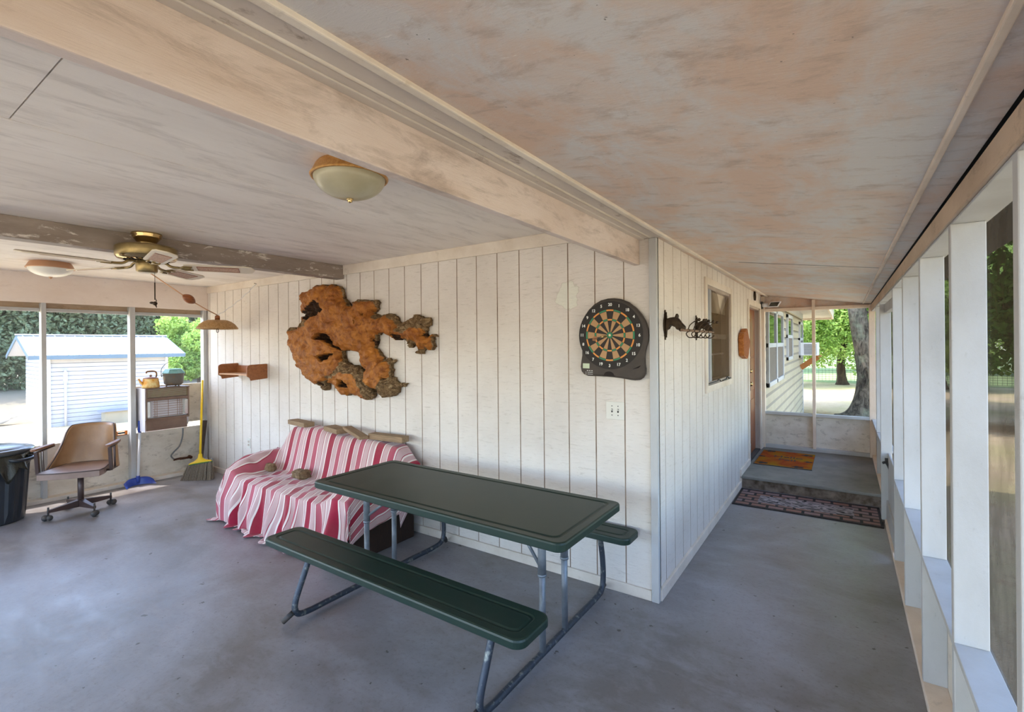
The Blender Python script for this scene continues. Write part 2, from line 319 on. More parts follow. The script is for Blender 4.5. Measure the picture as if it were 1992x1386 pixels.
# ---------------------------------------------------------------- mesh helpers
class MB:
    def __init__(s): s.v = []; s.f = []; s.mi = []; s.sm = []; s.cm = 0
    def add(s, vs, fs, smooth=False):
        b = len(s.v); s.v += [tuple(v) for v in vs]
        for f in fs: s.f.append(tuple(b + i for i in f)); s.mi.append(s.cm); s.sm.append(smooth)
        return s
    def mat(s, i): s.cm = i; return s
    def box(s, x0, x1, y0, y1, z0, z1):
        v = [(x, y, z) for z in (z0, z1) for y in (y0, y1) for x in (x0, x1)]
        return s.add(v, [(0, 2, 3, 1), (4, 5, 7, 6), (0, 1, 5, 4), (2, 6, 7, 3), (0, 4, 6, 2), (1, 3, 7, 5)])
    def bar(s, a, b, w_, h_, up=(0, 0, 1)):
        a = Vector(a); b = Vector(b); d = (b - a).normalized(); u = Vector(up)
        sd = d.cross(u)
        if sd.length < 1e-4: sd = d.cross(Vector((1, 0, 0)))
        sd.normalize(); u = sd.cross(d).normalized()
        v = [p + sd * (i * w_ / 2) + u * (j * h_ / 2) for p in (a, b) for i, j in ((-1, -1), (1, -1), (1, 1), (-1, 1))]
        return s.add(v, [(0, 1, 2, 3), (7, 6, 5, 4), (0, 4, 5, 1), (1, 5, 6, 2), (2, 6, 7, 3), (3, 7, 4, 0)])
    def tube(s, pts, r, seg=12, cap=True, closed=False):
        pts = [Vector(p) for p in pts]; n = len(pts); rs = r if isinstance(r, (list, tuple)) else [r] * n
        vs = []; ref = None
        for i in range(n):
            if closed: d = (pts[(i + 1) % n] - pts[i - 1]).normalized()
            else: d = (pts[min(i + 1, n - 1)] - pts[max(i - 1, 0)]).normalized()
            if ref is None: ref = Vector((0, 0, 1)) if abs(d.z) < 0.9 else Vector((1, 0, 0))
            a = (ref - d * ref.dot(d)).normalized(); ref = a; b = d.cross(a)
            for k in range(seg):
                t = 2 * PI * k / seg; vs.append(pts[i] + (a * math.cos(t) + b * math.sin(t)) * rs[i])
        fs = []
        for i in range(n if closed else n - 1):
            for k in range(seg):
                j = (i + 1) % n; fs.append((i * seg + k, i * seg + (k + 1) % seg, j * seg + (k + 1) % seg, j * seg + k))
        s.add(vs, fs, True)
        if cap and not closed:
            b = len(s.v) - n * seg
            s.f.append(tuple(b + k for k in reversed(range(seg)))); s.mi.append(s.cm); s.sm.append(False)
            s.f.append(tuple(b + (n - 1) * seg + k for k in range(seg))); s.mi.append(s.cm); s.sm.append(False)
        return s
    def lathe(s, prof, seg=32, c=(0, 0, 0), smooth=True, sx=1, sy=1):
        vs = []; n = len(prof)
        for k in range(seg):
            t = 2 * PI * k / seg
            for r, z in prof: vs.append((c[0] + r * sx * math.cos(t), c[1] + r * sy * math.sin(t), c[2] + z))
        fs = [(k * n + i, ((k + 1) % seg) * n + i, ((k + 1) % seg) * n + i + 1, k * n + i + 1) for k in range(seg) for i in range(n - 1)]
        return s.add(vs, fs, smooth)
    def prism(s, poly, fn, t0, t1):
        """poly 2-D points (counter-clockwise), fn(a, b, t) -> xyz, extruded from t0 to t1"""
        n = len(poly); vs = [fn(a, b, t0) for a, b in poly] + [fn(a, b, t1) for a, b in poly]
        fs = [tuple(reversed(range(n))), tuple(range(n, 2 * n))] + [(i, (i + 1) % n, n + (i + 1) % n, n + i) for i in range(n)]
        return s.add(vs, fs)
    def sphere(s, c, r, seg=16, ring=10, sx=1, sy=1, sz=1):
        prof = [(max(1e-5, r * math.sin(PI * i / ring)), -r * sz * math.cos(PI * i / ring)) for i in range(ring + 1)]
        return s.lathe(prof, seg, c, True, sx, sy)
    def build(s, name, mats, parent=None, bevel=0, bseg=2, fix=True, loc=None):
        me = bpy.data.meshes.new(name); me.from_pydata([tuple(v) for v in s.v], [], s.f)
        if not isinstance(mats, (list, tuple)): mats = [mats]
        for m in mats: me.materials.append(M[m] if isinstance(m, str) else m)
        me.polygons.foreach_set('material_index', s.mi); me.polygons.foreach_set('use_smooth', s.sm)
        me.update()
        if fix:
            import bmesh
            bm = bmesh.new(); bm.from_mesh(me); bmesh.ops.recalc_face_normals(bm, faces=bm.faces); bm.to_mesh(me); bm.free()
        o = bpy.data.objects.new(name, me); C.objects.link(o)
        if parent: o.parent = parent
        if loc: o.location = loc
        if bevel:
            b = o.modifiers.new('bevel', 'BEVEL'); b.width = bevel; b.segments = bseg; b.limit_method = 'ANGLE'; b.angle_limit = R_(40)
            b.harden_normals = False
        return o
def empty(name, loc=(0, 0, 0), rz=0):
    o = bpy.data.objects.new(name, None); C.objects.link(o); o.location = loc; o.rotation_euler = (0, 0, rz); o.empty_display_size = 0.1
    return o
def tag(o, label, cat, group=None, kind=None):
    o['label'] = label; o['category'] = cat
    if group: o['group'] = group
    if kind: o['kind'] = kind
    return o
def struct(o): o['kind'] = 'structure'; return o
def rel(mb, o):            # shift mesh coordinates so they are local to the empty o
    L = o.location; mb.v = [(x - L.x, y - L.y, z - L.z) for x, y, z in mb.v]; return mb
def copy_tree(o, parent=None):
    c = o.copy(); C.objects.link(c); c.parent = parent
    for ch in o.children: copy_tree(ch, c)
    return c
def rounded(x0, x1, y0, y1, r, n=5):
    p = []
    for cx_, cy_, a0 in ((x1 - r, y1 - r, 0), (x0 + r, y1 - r, 90), (x0 + r, y0 + r, 180), (x1 - r, y0 + r, 270)):
        for i in range(n + 1): a = R_(a0 + 90 * i / n); p.append((cx_ + r * math.cos(a), cy_ + r * math.sin(a)))
    return p
def bezier(pts, n=8):      # Catmull-Rom through pts
    P = [Vector(p) for p in pts]; out = []
    for i in range(len(P) - 1):
        p0 = P[max(i - 1, 0)]; p1 = P[i]; p2 = P[i + 1]; p3 = P[min(i + 2, len(P) - 1)]
        for k in range(n):
            t = k / n; out.append(0.5 * ((2 * p1) + (p2 - p0) * t + (2 * p0 - 5 * p1 + 4 * p2 - p3) * t * t + (3 * p1 - p0 - 3 * p2 + p3) * t ** 3))
    out.append(P[-1]); return out
XYZ = lambda a, b, t: (a, b, t)
XZ = lambda a, b, t: (a, t, b)
YZ = lambda a, b, t: (t, a, b)

# ================================================================ SETTING
ZC = 2.41                                  # main ceiling
def slope(x): return 2.285 - 0.147 * x     # corridor ceiling height
def on_slope(x, y):
    r = ray(x, y); k = (2.285 - 0.147 * CAM.x - CAM.z) / (r.z + 0.147 * r.x); return CAM + r * k

m = MB(); m.box(-6.12, 1.40, -6.2, 2.90, -0.20, 0.0); floor = struct(m.build('floor', 'floor'))
m = MB(); m.box(0.0, 1.36, 2.90, 4.86, -0.2, 0.10); m.mat(1).box(0.0, 1.36, 2.885, 4.86, 0.10, 0.13)
struct(m.build('floor_step', ['steprough', 'step'], bevel=0.006))

def grooved(mb, fn, a0, a1, z0, z1, grooves, depth=0.06, gw=0.008, gd=0.004):
    """vertical-groove sheet: fn(a, d, z) with d = distance behind the face"""
    g = [x for x in sorted(grooves) if a0 + gw < x < a1 - gw]
    xs = [(a0, 0)]
    for x in g: xs += [(x - gw / 2, 0), (x - gw / 4, gd), (x + gw / 4, gd), (x + gw / 2, 0)]
    xs.append((a1, 0))
    vs = []
    for a, d in xs: vs += [fn(a, d, z0), fn(a, d, z1)]
    n = len(xs); b0 = len(vs)
    vs += [fn(a0, depth, z0), fn(a0, depth, z1), fn(a1, depth, z0), fn(a1, depth, z1)]
    for i in range(n - 1):
        mb.mat(1 if (xs[i][1] > 0 or xs[i + 1][1] > 0) else 0)
        b = len(mb.v)
        mb.add([vs[2 * i], vs[2 * i + 1], vs[2 * i + 3], vs[2 * i + 2]], [(0, 1, 2, 3)])
    mb.mat(0)
    mb.add([vs[0], vs[1], vs[b0 + 1], vs[b0]], [(0, 1, 2, 3)]); mb.add([vs[2 * n - 2], vs[2 * n - 1], vs[b0 + 3], vs[b0 + 2]], [(0, 1, 2, 3)])
    mb.add([fn(a0, 0, z1), fn(a1, 0, z1), fn(a1, depth, z1), fn(a0, depth, z1)], [(0, 1, 2, 3)])
    mb.add([fn(a0, 0, z0), fn(a1, 0, z0), fn(a1, depth, z0), fn(a0, depth, z0)], [(0, 1, 2, 3)])
    mb.add([vs[b0], vs[b0 + 1], vs[b0 + 3], vs[b0 + 2]], [(0, 1, 2, 3)])
GA = [-0.207 - 0.2032 * k for k in range(30)]
m = MB(); grooved(m, lambda a, d, z: (a, d, z), -6.06, 0.0, 0, ZC + 0.05, GA); wall_a = struct(m.build('wall_back', ['wall_a', 'groove'], fix=False))
GB = [0.175 + 0.2032 * k for k in range(-1, 24)]
fb = lambda a, d, z: (-d, a, z)
m = MB()
WY0, WY1, WZ0, WZ1 = 1.33, 2.40, 1.245, 2.12; DY0, DY1, DZ1 = 3.55, 4.50, 2.09
grooved(m, fb, 0.004, WY0, 0, 2.29, GB); grooved(m, fb, WY0, WY1, 0, WZ0, GB); grooved(m, fb, WY0, WY1, WZ1, 2.29, GB)
grooved(m, fb, WY1, DY0, 0.0, 2.29, GB); grooved(m, fb, DY0, DY1, DZ1, 2.29, GB); grooved(m, fb, DY1, 4.80, 0.1, 2.29, GB)
struct(m.build('wall_inner', ['wall_b', 'groove'], fix=False))
m = MB(); m.box(-6.0, -0.30, 0.07, 4.78, 0, 2.42); struct(m.build('house_light_block', 'trim'))  # unseen solid box added behind the walls to block light
m = MB(); m.box(-0.035, 0.012, -0.02, 0.0, 0, 2.275); m.box(0, 0.012, 0, 0.012, 0, 2.275); struct(m.build('trim_1', 'post', bevel=0.003))
m = MB(); m.box(-6.0, -0.036, -0.018, 0, 0, 0.066); struct(m.build('baseboard_back', 'trim', bevel=0.004))
m = MB(); m.box(0, 0.02, 0.016, 2.885, 0, 0.072); m.box(0, 0.02, 2.885, 2.905, 0, 0.2); m.box(0, 0.02, 2.905, DY0 - 0.06, 0.13, 0.20)
m.box(0, 0.02, DY1 + 0.06, 4.70, 0.13, 0.2); struct(m.build('baseboard_inner', 'trim', bevel=0.003))
m = MB(); m.box(-3.085, -0.138, -0.018, 0, 2.318, ZC); m.box(-5.95, -3.21, -0.018, 0, 2.325, ZC); struct(m.build('trim_2', 'trim', bevel=0.003))
# outlet of old paint drips is in the wall material

# main ceiling: plywood sheets with narrow seams
m = MB()
XS = [-6.55, -5.06, -3.84, -2.62, -1.40, -0.10]
for i in range(5):
    ys = [-6.3, -5.04, -2.60, 0.0] if i % 2 == 0 else [-6.3, -3.82, -1.38, 0.0]
    if i == 3: ys = [-6.3, -4.4, 0.0]
    for a, b in zip(ys[:-1], ys[1:]): m.box(XS[i] + 0.003, XS[i + 1] - 0.003, a + 0.002, b - 0.002, ZC, ZC + 0.012)
m.mat(1).box(-6.55, -0.10, -6.3, 0.0, ZC + 0.0125, ZC + 0.02)
struct(m.build('ceiling', ['ceil', 'groove'], fix=False))
m = MB(); m.box(-6.55, 1.75, -6.4, 5.3, 2.50, 2.56); m.box(-6.56, -6.53, -6.4, 5.3, 2.41, 2.56); struct(m.build('roof', 'roof_w'))
# corridor ceiling, sloping down to the screened side
Y1 = on_slope(1600, 517).y; Y2 = on_slope(1650, 342).y
m = MB(); yb = [-6.3, Y2 - 2.44, Y2, Y1, 4.86]
for a, b, g in zip(yb[:-1], yb[1:], (0.001, 0.001, 0.001, 0.020)):
    x0, x1 = 0.0, 1.2555
    v = [(x, y, slope(x) + dz) for dz in (0, 0.012) for y in (a + g, b - 0.001) for x in (x0, x1)]
    m.add(v, [(0, 2, 3, 1), (4, 5, 7, 6), (0, 1, 5, 4), (2, 6, 7, 3), (0, 4, 6, 2), (1, 3, 7, 5)])
v = [(x, y, slope(x) + dz) for dz in (0.02, 0.03) for y in (-6.3, 4.86) for x in (-0.05, 1.6)]
m.mat(1).add(v, [(0, 2, 3, 1), (4, 5, 7, 6), (0, 1, 5, 4), (2, 6, 7, 3), (0, 4, 6, 2), (1, 3, 7, 5)])
struct(m.build('ceiling_corridor', ['ceil2', 'dgrey'], fix=False))
v = [(x, Y1 + dy, slope(x) + dz) for dz in (-0.0012, 0.004) for dy in (-0.007, 0.007 ) for x in (0.30, 1.165)]
m = MB(); m.add(v, [(0, 2, 3, 1), (4, 5, 7, 6), (0, 1, 5, 4), (2, 6, 7, 3), (0, 4, 6, 2), (1, 3, 7, 5)]); struct(m.build('ceiling_seam', 'black'))
# long trims where the two ceilings meet
m = MB(); m.box(-0.099, -0.030, -6.3, -0.001, 2.277, 2.30); m.box(-0.099, -0.066, -6.3, -0.001, 2.271, 2.278); struct(m.build('trim_3', 'soffit', bevel=0.003))
m = MB(); m.tube([(-0.025, -6.3, 2.281), (-0.025, -0.02, 2.281)], 0.010, 8); struct(m.build('trim_4', 'trim'))
m = MB(); m.box(-0.018, 0.058, -6.3, -0.001, 2.276, 2.30); struct(m.build('trim_5', 'soffit'))
m = MB(); m.box(0.058, 0.086, -6.3, -0.11, 2.259, 2.29); m.box(0.059, 0.085, -0.105, 4.72, 2.260, 2.29); struct(m.build('trim_6', 'trim', bevel=0.004))
m = MB(); z = slope(1.178); m.box(1.170, 1.186, -6.3, 4.72, z - 0.010, z + 0.006); struct(m.build('trim_7', M['header'] if False else 'post_warm', bevel=0.003))
# beams
m = MB(); m.box(-0.138, -0.099, -6.3, -0.001, 2.115, 2.40); struct(m.build('beam_main', 'beam', bevel=0.004))
m = MB(); m.box(-3.205, -3.088, -6.3, -0.001, 2.278, ZC); struct(m.build('beam_far', 'beam2', bevel=0.004))

# ---- left screened wall
wl = struct(empty('wall_left'))
SY = [-0.035, -0.82, -1.59, -2.40, -3.21, -4.02, -4.83, -5.64]
for i, y in enumerate(SY):
    m = MB(); hw = 0.026 if i == 1 else 0.019
    m.box(-6.05, -5.96, y - hw, y + hw, 0.04, 2.10); m.build('stud', 'post', wl, bevel=0.003)
m = MB(); m.box(-6.06, -5.94, -6.2, -0.001, 0, 0.042); m.build('bottom_plate', 'trim', wl, bevel=0.004)
m = MB(); m.box(-6.075, -6.052, -6.2, -0.001, -0.1, 0.592); m.build('knee_panel', 'kneewall', wl)
m = MB(); m.box(-6.07, -6.04, -0.80, -0.055, 0.655, 1.15); m.build('upper_panel', 'kneewall', wl)
m = MB(); m.box(-5.968, -5.948, -6.2, -0.001, 2.10, ZC); m.build('header_board', M['header_l'], wl, bevel=0.003)
m = MB(); m.box(-6.075, -6.055, -6.2, 0, 2.03, ZC); m.build('header_backing', 'header', wl)
for a, b in zip(SY[:-1], SY[1:]):
    m = MB(); m.box(-6.054, -6.02, b + 0.02, a - 0.02, 2.012, 2.048)
    m.box(-6.054, -6.035, b + 0.02, b + 0.035, 0.60, 2.03); m.build('screen_frame', 'post', wl, bevel=0.002)
m = MB(); m.add([(-6.062, -6.2, 0.59), (-6.062, 0, 0.59), (-6.062, 0, 2.03), (-6.062, -6.2, 2.03)], [(0, 1, 2, 3)]); m.build('insect_screen', 'screen_l', wl)

# ---- right screened wall
wr = struct(empty('wall_right'))
RX0, RX1 = 1.258, 1.345
RY = [-5.64, -4.83, -4.02, -3.21, -2.40, -1.614, -0.869, -0.085, 0.70, 1.42, 2.90, 3.62]
for y in RY:
    zb = 0.16 if y > 2.5 else 0.04
    m = MB(); m.box(RX0, RX1, y, y + 0.038, zb, 0.600); m.box(RX0, RX1, y, y + 0.038, 0.622, 2.0); m.build('stud', 'post', wr, bevel=0.003)
m = MB(); m.box(RX0 - 0.002, RX1, -6.2, 2.40, 0, 0.04); m.box(RX0, RX1, 2.92, 4.72, 0.13, 0.17); m.build('bottom_plate', 'post_warm', wr, bevel=0.003)
m = MB(); m.box(RX0, RX1 + 0.002, -6.2, 1.46, 0.600, 0.622); m.box(RX0, RX1 + 0.002, 2.55, 4.72, 0.60, 0.622); m.build('sill', 'post', wr, bevel=0.002)
m = MB(); m.box(RX1, RX1 + 0.015, -6.2, 1.46, -0.1, 0.60); m.box(RX1, RX1 + 0.015, 2.5, 4.78, -0.1, 0.60); m.build('knee_panel', 'kneewall', wr)
m = MB(); m.box(RX0 + 0.004, RX1 + 0.01, -6.2, 4.78, 2.0, 2.035); m.build('top_plate', 'post', wr, bevel=0.002)
m = MB(); m.box(1.258, 1.276, -6.2, 4.74, 2.008, 2.088); m.tube([(1.26, -6.2, 2.012), (1.26, 2.2, 2.012)], 0.006, 6); m.build('header_board', 'header', wr)
m = MB(); m.box(1.29, 1.34, -6.2, 4.78, 2.035, 2.12); m.build('header_backing', 'dgrey', wr)
m = MB(); m.add([(1.352, -6.2, 0.6), (1.352, 4.8, 0.6), (1.352, 4.8, 2.02), (1.352, -6.2, 2.02)], [(0, 1, 2, 3)]); m.build('insect_screen', 'screen_r', wr)

# screen door in the right-hand wall, closed, its near stile catching the light
dr_ = struct(empty('door_2', (1.23, 2.44, 0)))
m = MB(); m.box(1.235, 1.315, 2.44, 2.478, 0.02, 1.95); rel(m, dr_).build('stile', 'post', dr_, bevel=0.003)
m = MB(); m.box(1.27, 1.312, 1.56, 1.62, 0.02, 1.95); m.box(1.27, 1.312, 1.62, 2.44, 0.02, 0.20); m.box(1.27, 1.312, 1.62, 2.44, 1.87, 1.95); m.box(1.285, 1.30, 1.62, 2.44, 0.2, 0.62)
rel(m, dr_).build('door_frame', 'post', dr_, bevel=0.003)
m = MB(); m.tube(bezier([(1.300, 2.40, 0.47), (1.28, 2.40, 0.525), (1.262, 2.39, 0.545), (1.245, 2.38, 0.54)]), 0.011, 8); m.box(1.262, 1.30, 2.425, 2.44, 0.535, 0.575)
rel(m, dr_).build('latch', 'rubber', dr_)
m = MB(); m.box(1.238, 1.312, 2.41, 2.44, 0.0, 0.02); rel(m, dr_).build('hinge_foot', 'rubber', dr_)

# ---- end wall of the corridor
we = struct(empty('wall_end'))
YE = 4.72
m = MB(); m.box(0.0, 1.345, YE + 0.03, YE + 0.045, 0.1, 0.62); m.build('knee_panel', 'kneewall', we)
m = MB(); m.box(0.02, 1.30, YE - 0.035, YE + 0.05, 0.13, 0.178); m.build('bottom_plate', 'post', we, bevel=0.004)
m = MB(); m.box(0.02, 1.30, YE - 0.04, YE + 0.05, 0.605, 0.640); m.build('sill', 'post', we, bevel=0.003)
m = MB(); m.box(0.614, 0.652, YE - 0.045, YE + 0.04, 0.17, slope(0.64)); m.build('stud', 'post_warm', we, bevel=0.003)
m = MB(); m.box(0.0, 0.045, YE - 0.05, YE + 0.04, 0.13, 2.27); m.build('stud', 'post_warm', we, bevel=0.003)
m = MB(); m.box(1.235, 1.30, YE - 0.045, YE + 0.04, 0.13, 2.09); m.build('stud', 'post_warm', we, bevel=0.003)
m = MB(); m.box(0.02, 1.30, YE - 0.03, YE + 0.03, 2.052, 2.092); m.build('top_rail', 'post_warm', we, bevel=0.003)
m = MB(); m.prism([(0.0, 2.05), (1.34, 2.05), (1.34, slope(1.34) + 0.02), (0.0, 2.31)], XZ, YE + 0.03, YE + 0.04); m.build('gable_panel', 'ceil2', we)
m = MB(); m.add([(0.0, YE + 0.036, 0.62), (1.34, YE + 0.036, 0.62), (1.34, YE + 0.036, 2.07), (0.0, YE + 0.036, 2.07)], [(0, 1, 2, 3)]); m.build('insect_screen', 'screen_e', we)

# ---- near wall behind the camera (open screens)
wn = struct(empty('wall_near'))
for x in [-6.0, -4.8, -3.6, -2.4, -1.2, 0.0, 1.25]:
    m = MB(); m.box(x, x + 0.04, -6.2, -6.11, 0.04, 2.10); m.build('stud', 'post', wn)
m = MB(); m.box(-6.07, 1.34, -6.21, -6.19, -0.1, 0.59); m.box(-6.07, 1.34, -6.2, -6.1, 0, 0.04); m.build('knee_panel', 'kneewall', wn)
m = MB(); m.box(-6.07, 1.34, -6.13, -6.11, 2.10, 2.5); m.build('header_board', 'post', wn)

# ---- window in the inner wall: white frame, dark glass, torn screen
wi = struct(empty('window_1', (0, 1.86, 1.68)))
m = MB()
for a in ((WY0 - 0.055, WY0 + 0.012, WZ0 - 0.055, WZ1 + 0.055), (WY1 - 0.012, WY1 + 0.05, WZ0 - 0.055, WZ1 + 0.055)): m.box(0, 0.016, *a)
m.box(0, 0.016, WY0 + 0.012, WY1 - 0.012, WZ1 - 0.005, WZ1 + 0.055); m.box(0, 0.016, WY0 + 0.012, WY1 - 0.012, WZ0 - 0.055, WZ0 + 0.005)
rel(m, wi).build('window_casing', 'trim', wi, bevel=0.003)
m = MB()
m.box(-0.10, -0.001, WY0, WY0 + 0.04, WZ0, WZ1); m.box(-0.10, -0.001, WY1 - 0.04, WY1, WZ0, WZ1); m.box(-0.10, -0.001, WY0 + 0.04, WY1 - 0.04, WZ0, WZ0 + 0.03); m.box(-0.10, -0.001, WY0 + 0.04, WY1 - 0.04, WZ1 - 0.03, WZ1)
m.box(-0.075, -0.030, WY0 + 0.04, WY1 - 0.04, 1.655, 1.70); m.box(-0.075, -0.055, WY0 + 0.04, WY1 - 0.04, 1.50, 1.515); rel(m, wi).build('window_frame', 'jamb', wi, bevel=0.003)
m = MB(); m.box(-0.035, -0.008, WY0 + 0.002, WY0 + 0.255, WZ0 + 0.01, WZ1 - 0.01); m.box(-0.01, 0.0, WY0 + 0.014, WY0 + 0.05, WZ0 + 0.01, WZ1 - 0.01); m.box(-0.01, -0.002, WY0 + 0.15, WY0 + 0.17, WZ0 + 0.01, WZ1 - 0.01); rel(m, wi).build('side_frame', simple('grey_window_frame', '#a9aab0', 0.5, var='#8f9096', scale=4), wi, bevel=0.002)
m = MB(); m.box(-0.045, -0.041, WY0 + 0.2, WY1 - 0.04, 1.90, WZ1 - 0.02); rel(m, wi).build('pale_blind', simple('pale_blind_cloth', '#c5b8a6', 0.8), wi)
m = MB(); m.box(-0.09, -0.08, WY0 + 0.03, WY1 - 0.03, WZ0 + 0.02, WZ1 - 0.02); rel(m, wi).build('window_glass', 'glass', wi)
m = MB(); n = 28; vs = []; fs = []
for i in range(n + 1):
    for j in range(n + 1):
        u = i / n; v = j / n; y = WY0 + 0.255 + u * (WY1 - WY0 - 0.27)
        top = WZ1 - 0.02 - 0.20 * math.exp(-((u - 0.55) / 0.22) ** 2) * 1.0 - 0.02 * u
        z = WZ0 + 0.02 + v * (top - WZ0 - 0.02)
        x = -0.006 + 0.005 * math.sin(9 * u + 5 * v) * v + 0.004 * math.sin(23 * u - 4 * v) * v
        vs.append((x, y, z))
for i in range(n):
    for j in range(n): b = i * (n + 1) + j; fs.append((b, b + 1, b + n + 2, b + n + 1))
m.add(vs, fs, True); rel(m, wi).build('torn_screen', 'screen_old', wi, fix=False)
m = MB(); m.tube([(0.004, WY0 + 0.03 + t * (WY1 - WY0 - 0.06), WZ0 + 0.018 + 0.012 * math.sin(t * 31) * (t > 0.4) - 0.02 * (t > 0.55) * (t < 0.72)) for t in [k / 40 for k in range(41)]], 0.006, 6)
rel(m, wi).build('screen_spline', 'dgrey', wi)

# ---- door in the inner wall
d1 = struct(empty('door_1', (0, 4.02, 0.13)))
m = MB(); m.box(0, 0.016, DY0 - 0.06, DY0 + 0.004, 0.13, DZ1 + 0.06); m.box(0, 0.016, DY1 - 0.004, DY1 + 0.06, 0.13, DZ1 + 0.06); m.box(0, 0.016, DY0, DY1, DZ1 - 0.004, DZ1 + 0.06)
rel(m, d1).build('door_casing', 'trim', d1, bevel=0.003)
m = MB(); m.box(-0.16, 0, DY0, DY0 + 0.025, 0.13, DZ1); m.box(-0.16, 0, DY1 - 0.025, DY1, 0.13, DZ1); m.box(-0.16, 0, DY0, DY1, DZ1 - 0.03, DZ1); m.box(-0.07, -0.05, DY1 - 0.045, DY1 - 0.02, 0.13, DZ1 - 0.03)
rel(m, d1).build('door_jamb', 'jamb', d1, bevel=0.003)
m = MB(); m.box(-0.15, -0.0, DY0, DY1, 0.12, 0.145); rel(m, d1).build('threshold', 'dgrey', d1)
m = MB(); dx = -0.055
m.box(dx - 0.04, dx, DY0 + 0.025, DY1 - 0.025, 0.145, DZ1 - 0.03)
for (a, b, c, d) in ((0.10, 0.42, 0.25, 0.75), (0.48, 0.80, 0.25, 0.75), (0.10, 0.42, 0.95, 1.30), (0.48, 0.80, 0.95, 1.30), (0.10, 0.42, 1.40, 1.82), (0.48, 0.80, 1.40, 1.82)):
    m.box(dx, dx + 0.008, DY0 + a, DY0 + b, 0.13 + c - 0.1, 0.13 + d - 0.02)
rel(m, d1).build('door_panel', 'doorwood', d1, bevel=0.004)
m = MB(); ky = DY0 + 0.09
for z, r in ((1.26, 0.026), (1.10, 0.03)):
    m.tube([(dx, ky, z), (dx + 0.045, ky, z)], 0.012, 12); m.sphere((dx + 0.06, ky, z), r, 16, 10); m.tube([(dx, ky, z), (dx + 0.008, ky, z)], 0.034, 16)
rel(m, d1).build('door_knob', 'polbrass', d1)

# ================================================================ OUTSIDE
# ground
def gz(x, y):
    if x < 0:
        z = -0.42 - 0.08 * min(1, max(0, (-x - 6.5) / 3))
        if x < -20: z = -0.5 + min(1, (-x - 20) / 8) * 0.5
    else: z = -0.42
    return z
xs = [-90, -60, -45, -36, -30, -28, -26, -24, -22, -20, -18, -14, -11, -9.5, -8, -7, -6.5, -4, 0, 4, 10, 20, 40, 90]; ys = [-90, -50, -30, -20, -12, -8, -4, 0, 4, 8, 12, 20, 30, 50, 95]
m = MB(); nx, ny = len(xs), len(ys)
m.add([(x, y, gz(x, y)) for x in xs for y in ys], [(i * ny + j, (i + 1) * ny + j, (i + 1) * ny + j + 1, i * ny + j + 1) for i in range(nx - 1) for j in range(ny - 1)])
g = m.build('ground', 'ground'); struct(g)

# clad house wing beyond the porch
hb = empty('house_wing', (-2.5, 9, -0.42)); tag(hb, 'cream clapboard house wing beyond the end screen, with white windows', 'house')
HX, HY0, HY1 = -0.02, 4.80, 13.1
m = MB(); pr = [(0.0, -0.42)]; z = -0.30; lap = 0.178
while z < 2.40: pr += [(0.004, z), (0.022, z + 0.002)]; z += lap
pr = []; z = -0.42
while z < 2.38: pr += [(0.030, z), (0.028, z + lap * 0.72), (0.004, min(z + lap, 2.40))]; z += lap
vs = []
for d, zz in pr: vs += [(HX + d - 0.01, HY0, zz), (HX + d - 0.01, HY1, zz)]
fs = [(2 * i, 2 * i + 1, 2 * i + 3, 2 * i + 2) for i in range(len(pr) - 1)]
m.add(vs, fs[0::3]); m.mat(1).add(vs, fs[1::3]); m.mat(2).add(vs, fs[2::3]); m.mat(0); m.box(-5.5, HX - 0.02, HY0, HY1, -0.42, 2.42); rel(m, hb).build('clapboard_wall', ['siding_c', simple('shaded_siding_cove', '#8a8170', 0.8), 'lap_shade'], hb, fix=False)  # cove and lip strips coloured darker to paint the shade below each lap
m = MB(); m.box(-5.6, 0.66, HY0, 16.2, 2.42, 2.44); rel(m, hb).build('soffit', 'soffit', hb)
m = MB(); m.box(0.66, 0.70, HY0, 16.4, 2.36, 2.56); m.box(-5.6, 0.70, 16.2, 16.4, 2.36, 2.56); rel(m, hb).build('fascia', 'post_warm', hb)
m = MB(); m.box(-5.7, 0.72, HY0, 16.4, 2.56, 2.60); rel(m, hb).build('roof', 'roof_w', hb)
m = MB(); m.box(HX - 0.03, HX + 0.03, HY1 - 0.09, HY1 + 0.03, -0.42, 2.42); m.box(HX, HX + 0.025, HY0, HY1, 2.28, 2.42); rel(m, hb).build('corner_trim', 'ext_white', hb)
def house_window(y0, y1, z0, z1, mull):
    f = MB(); x0, x1 = HX, HX + 0.06; w_ = 0.07
    f.box(x0, x1, y0, y0 + w_, z0, z1); f.box(x0, x1, y1 - w_, y1, z0, z1); f.box(x0, x1, y0, y1, z0, z0 + w_); f.box(x0, x1, y0, y1, z1 - w_, z1)
    zm = (z0 + z1) / 2 + 0.02; f.box(x0, x1 - 0.008, y0, y1, zm - 0.035, zm + 0.035)
    if mull: f.box(x0, x1, (y0 + y1) / 2 - 0.06, (y0 + y1) / 2 + 0.06, z0, z1)
    fr = rel(f, hb).build('window', 'ext_white', hb, bevel=0.004)
    p = MB(); p.box(x0 + 0.032, x0 + 0.038, y0 + w_, y1 - w_, zm, z1 - w_); rel(p, hb).build('pane', 'glass', fr)
    p = MB(); p.box(x0 + 0.03, x0 + 0.04, y0 + w_, y1 - w_, z0 + w_, zm - 0.03); rel(p, hb).build('lower_screen', M['screen_solid'], fr)
M['screen_solid'] = simple('brown_window_screen', '#6a6258', 0.8, var='#5a5248', scale=30)
house_window(5.2, 7.45, 0.93, 2.17, True); house_window(8.32, 9.5, 1.24, 2.19, False); house_window(11.7, 12.8, 1.2, 2.15, False)
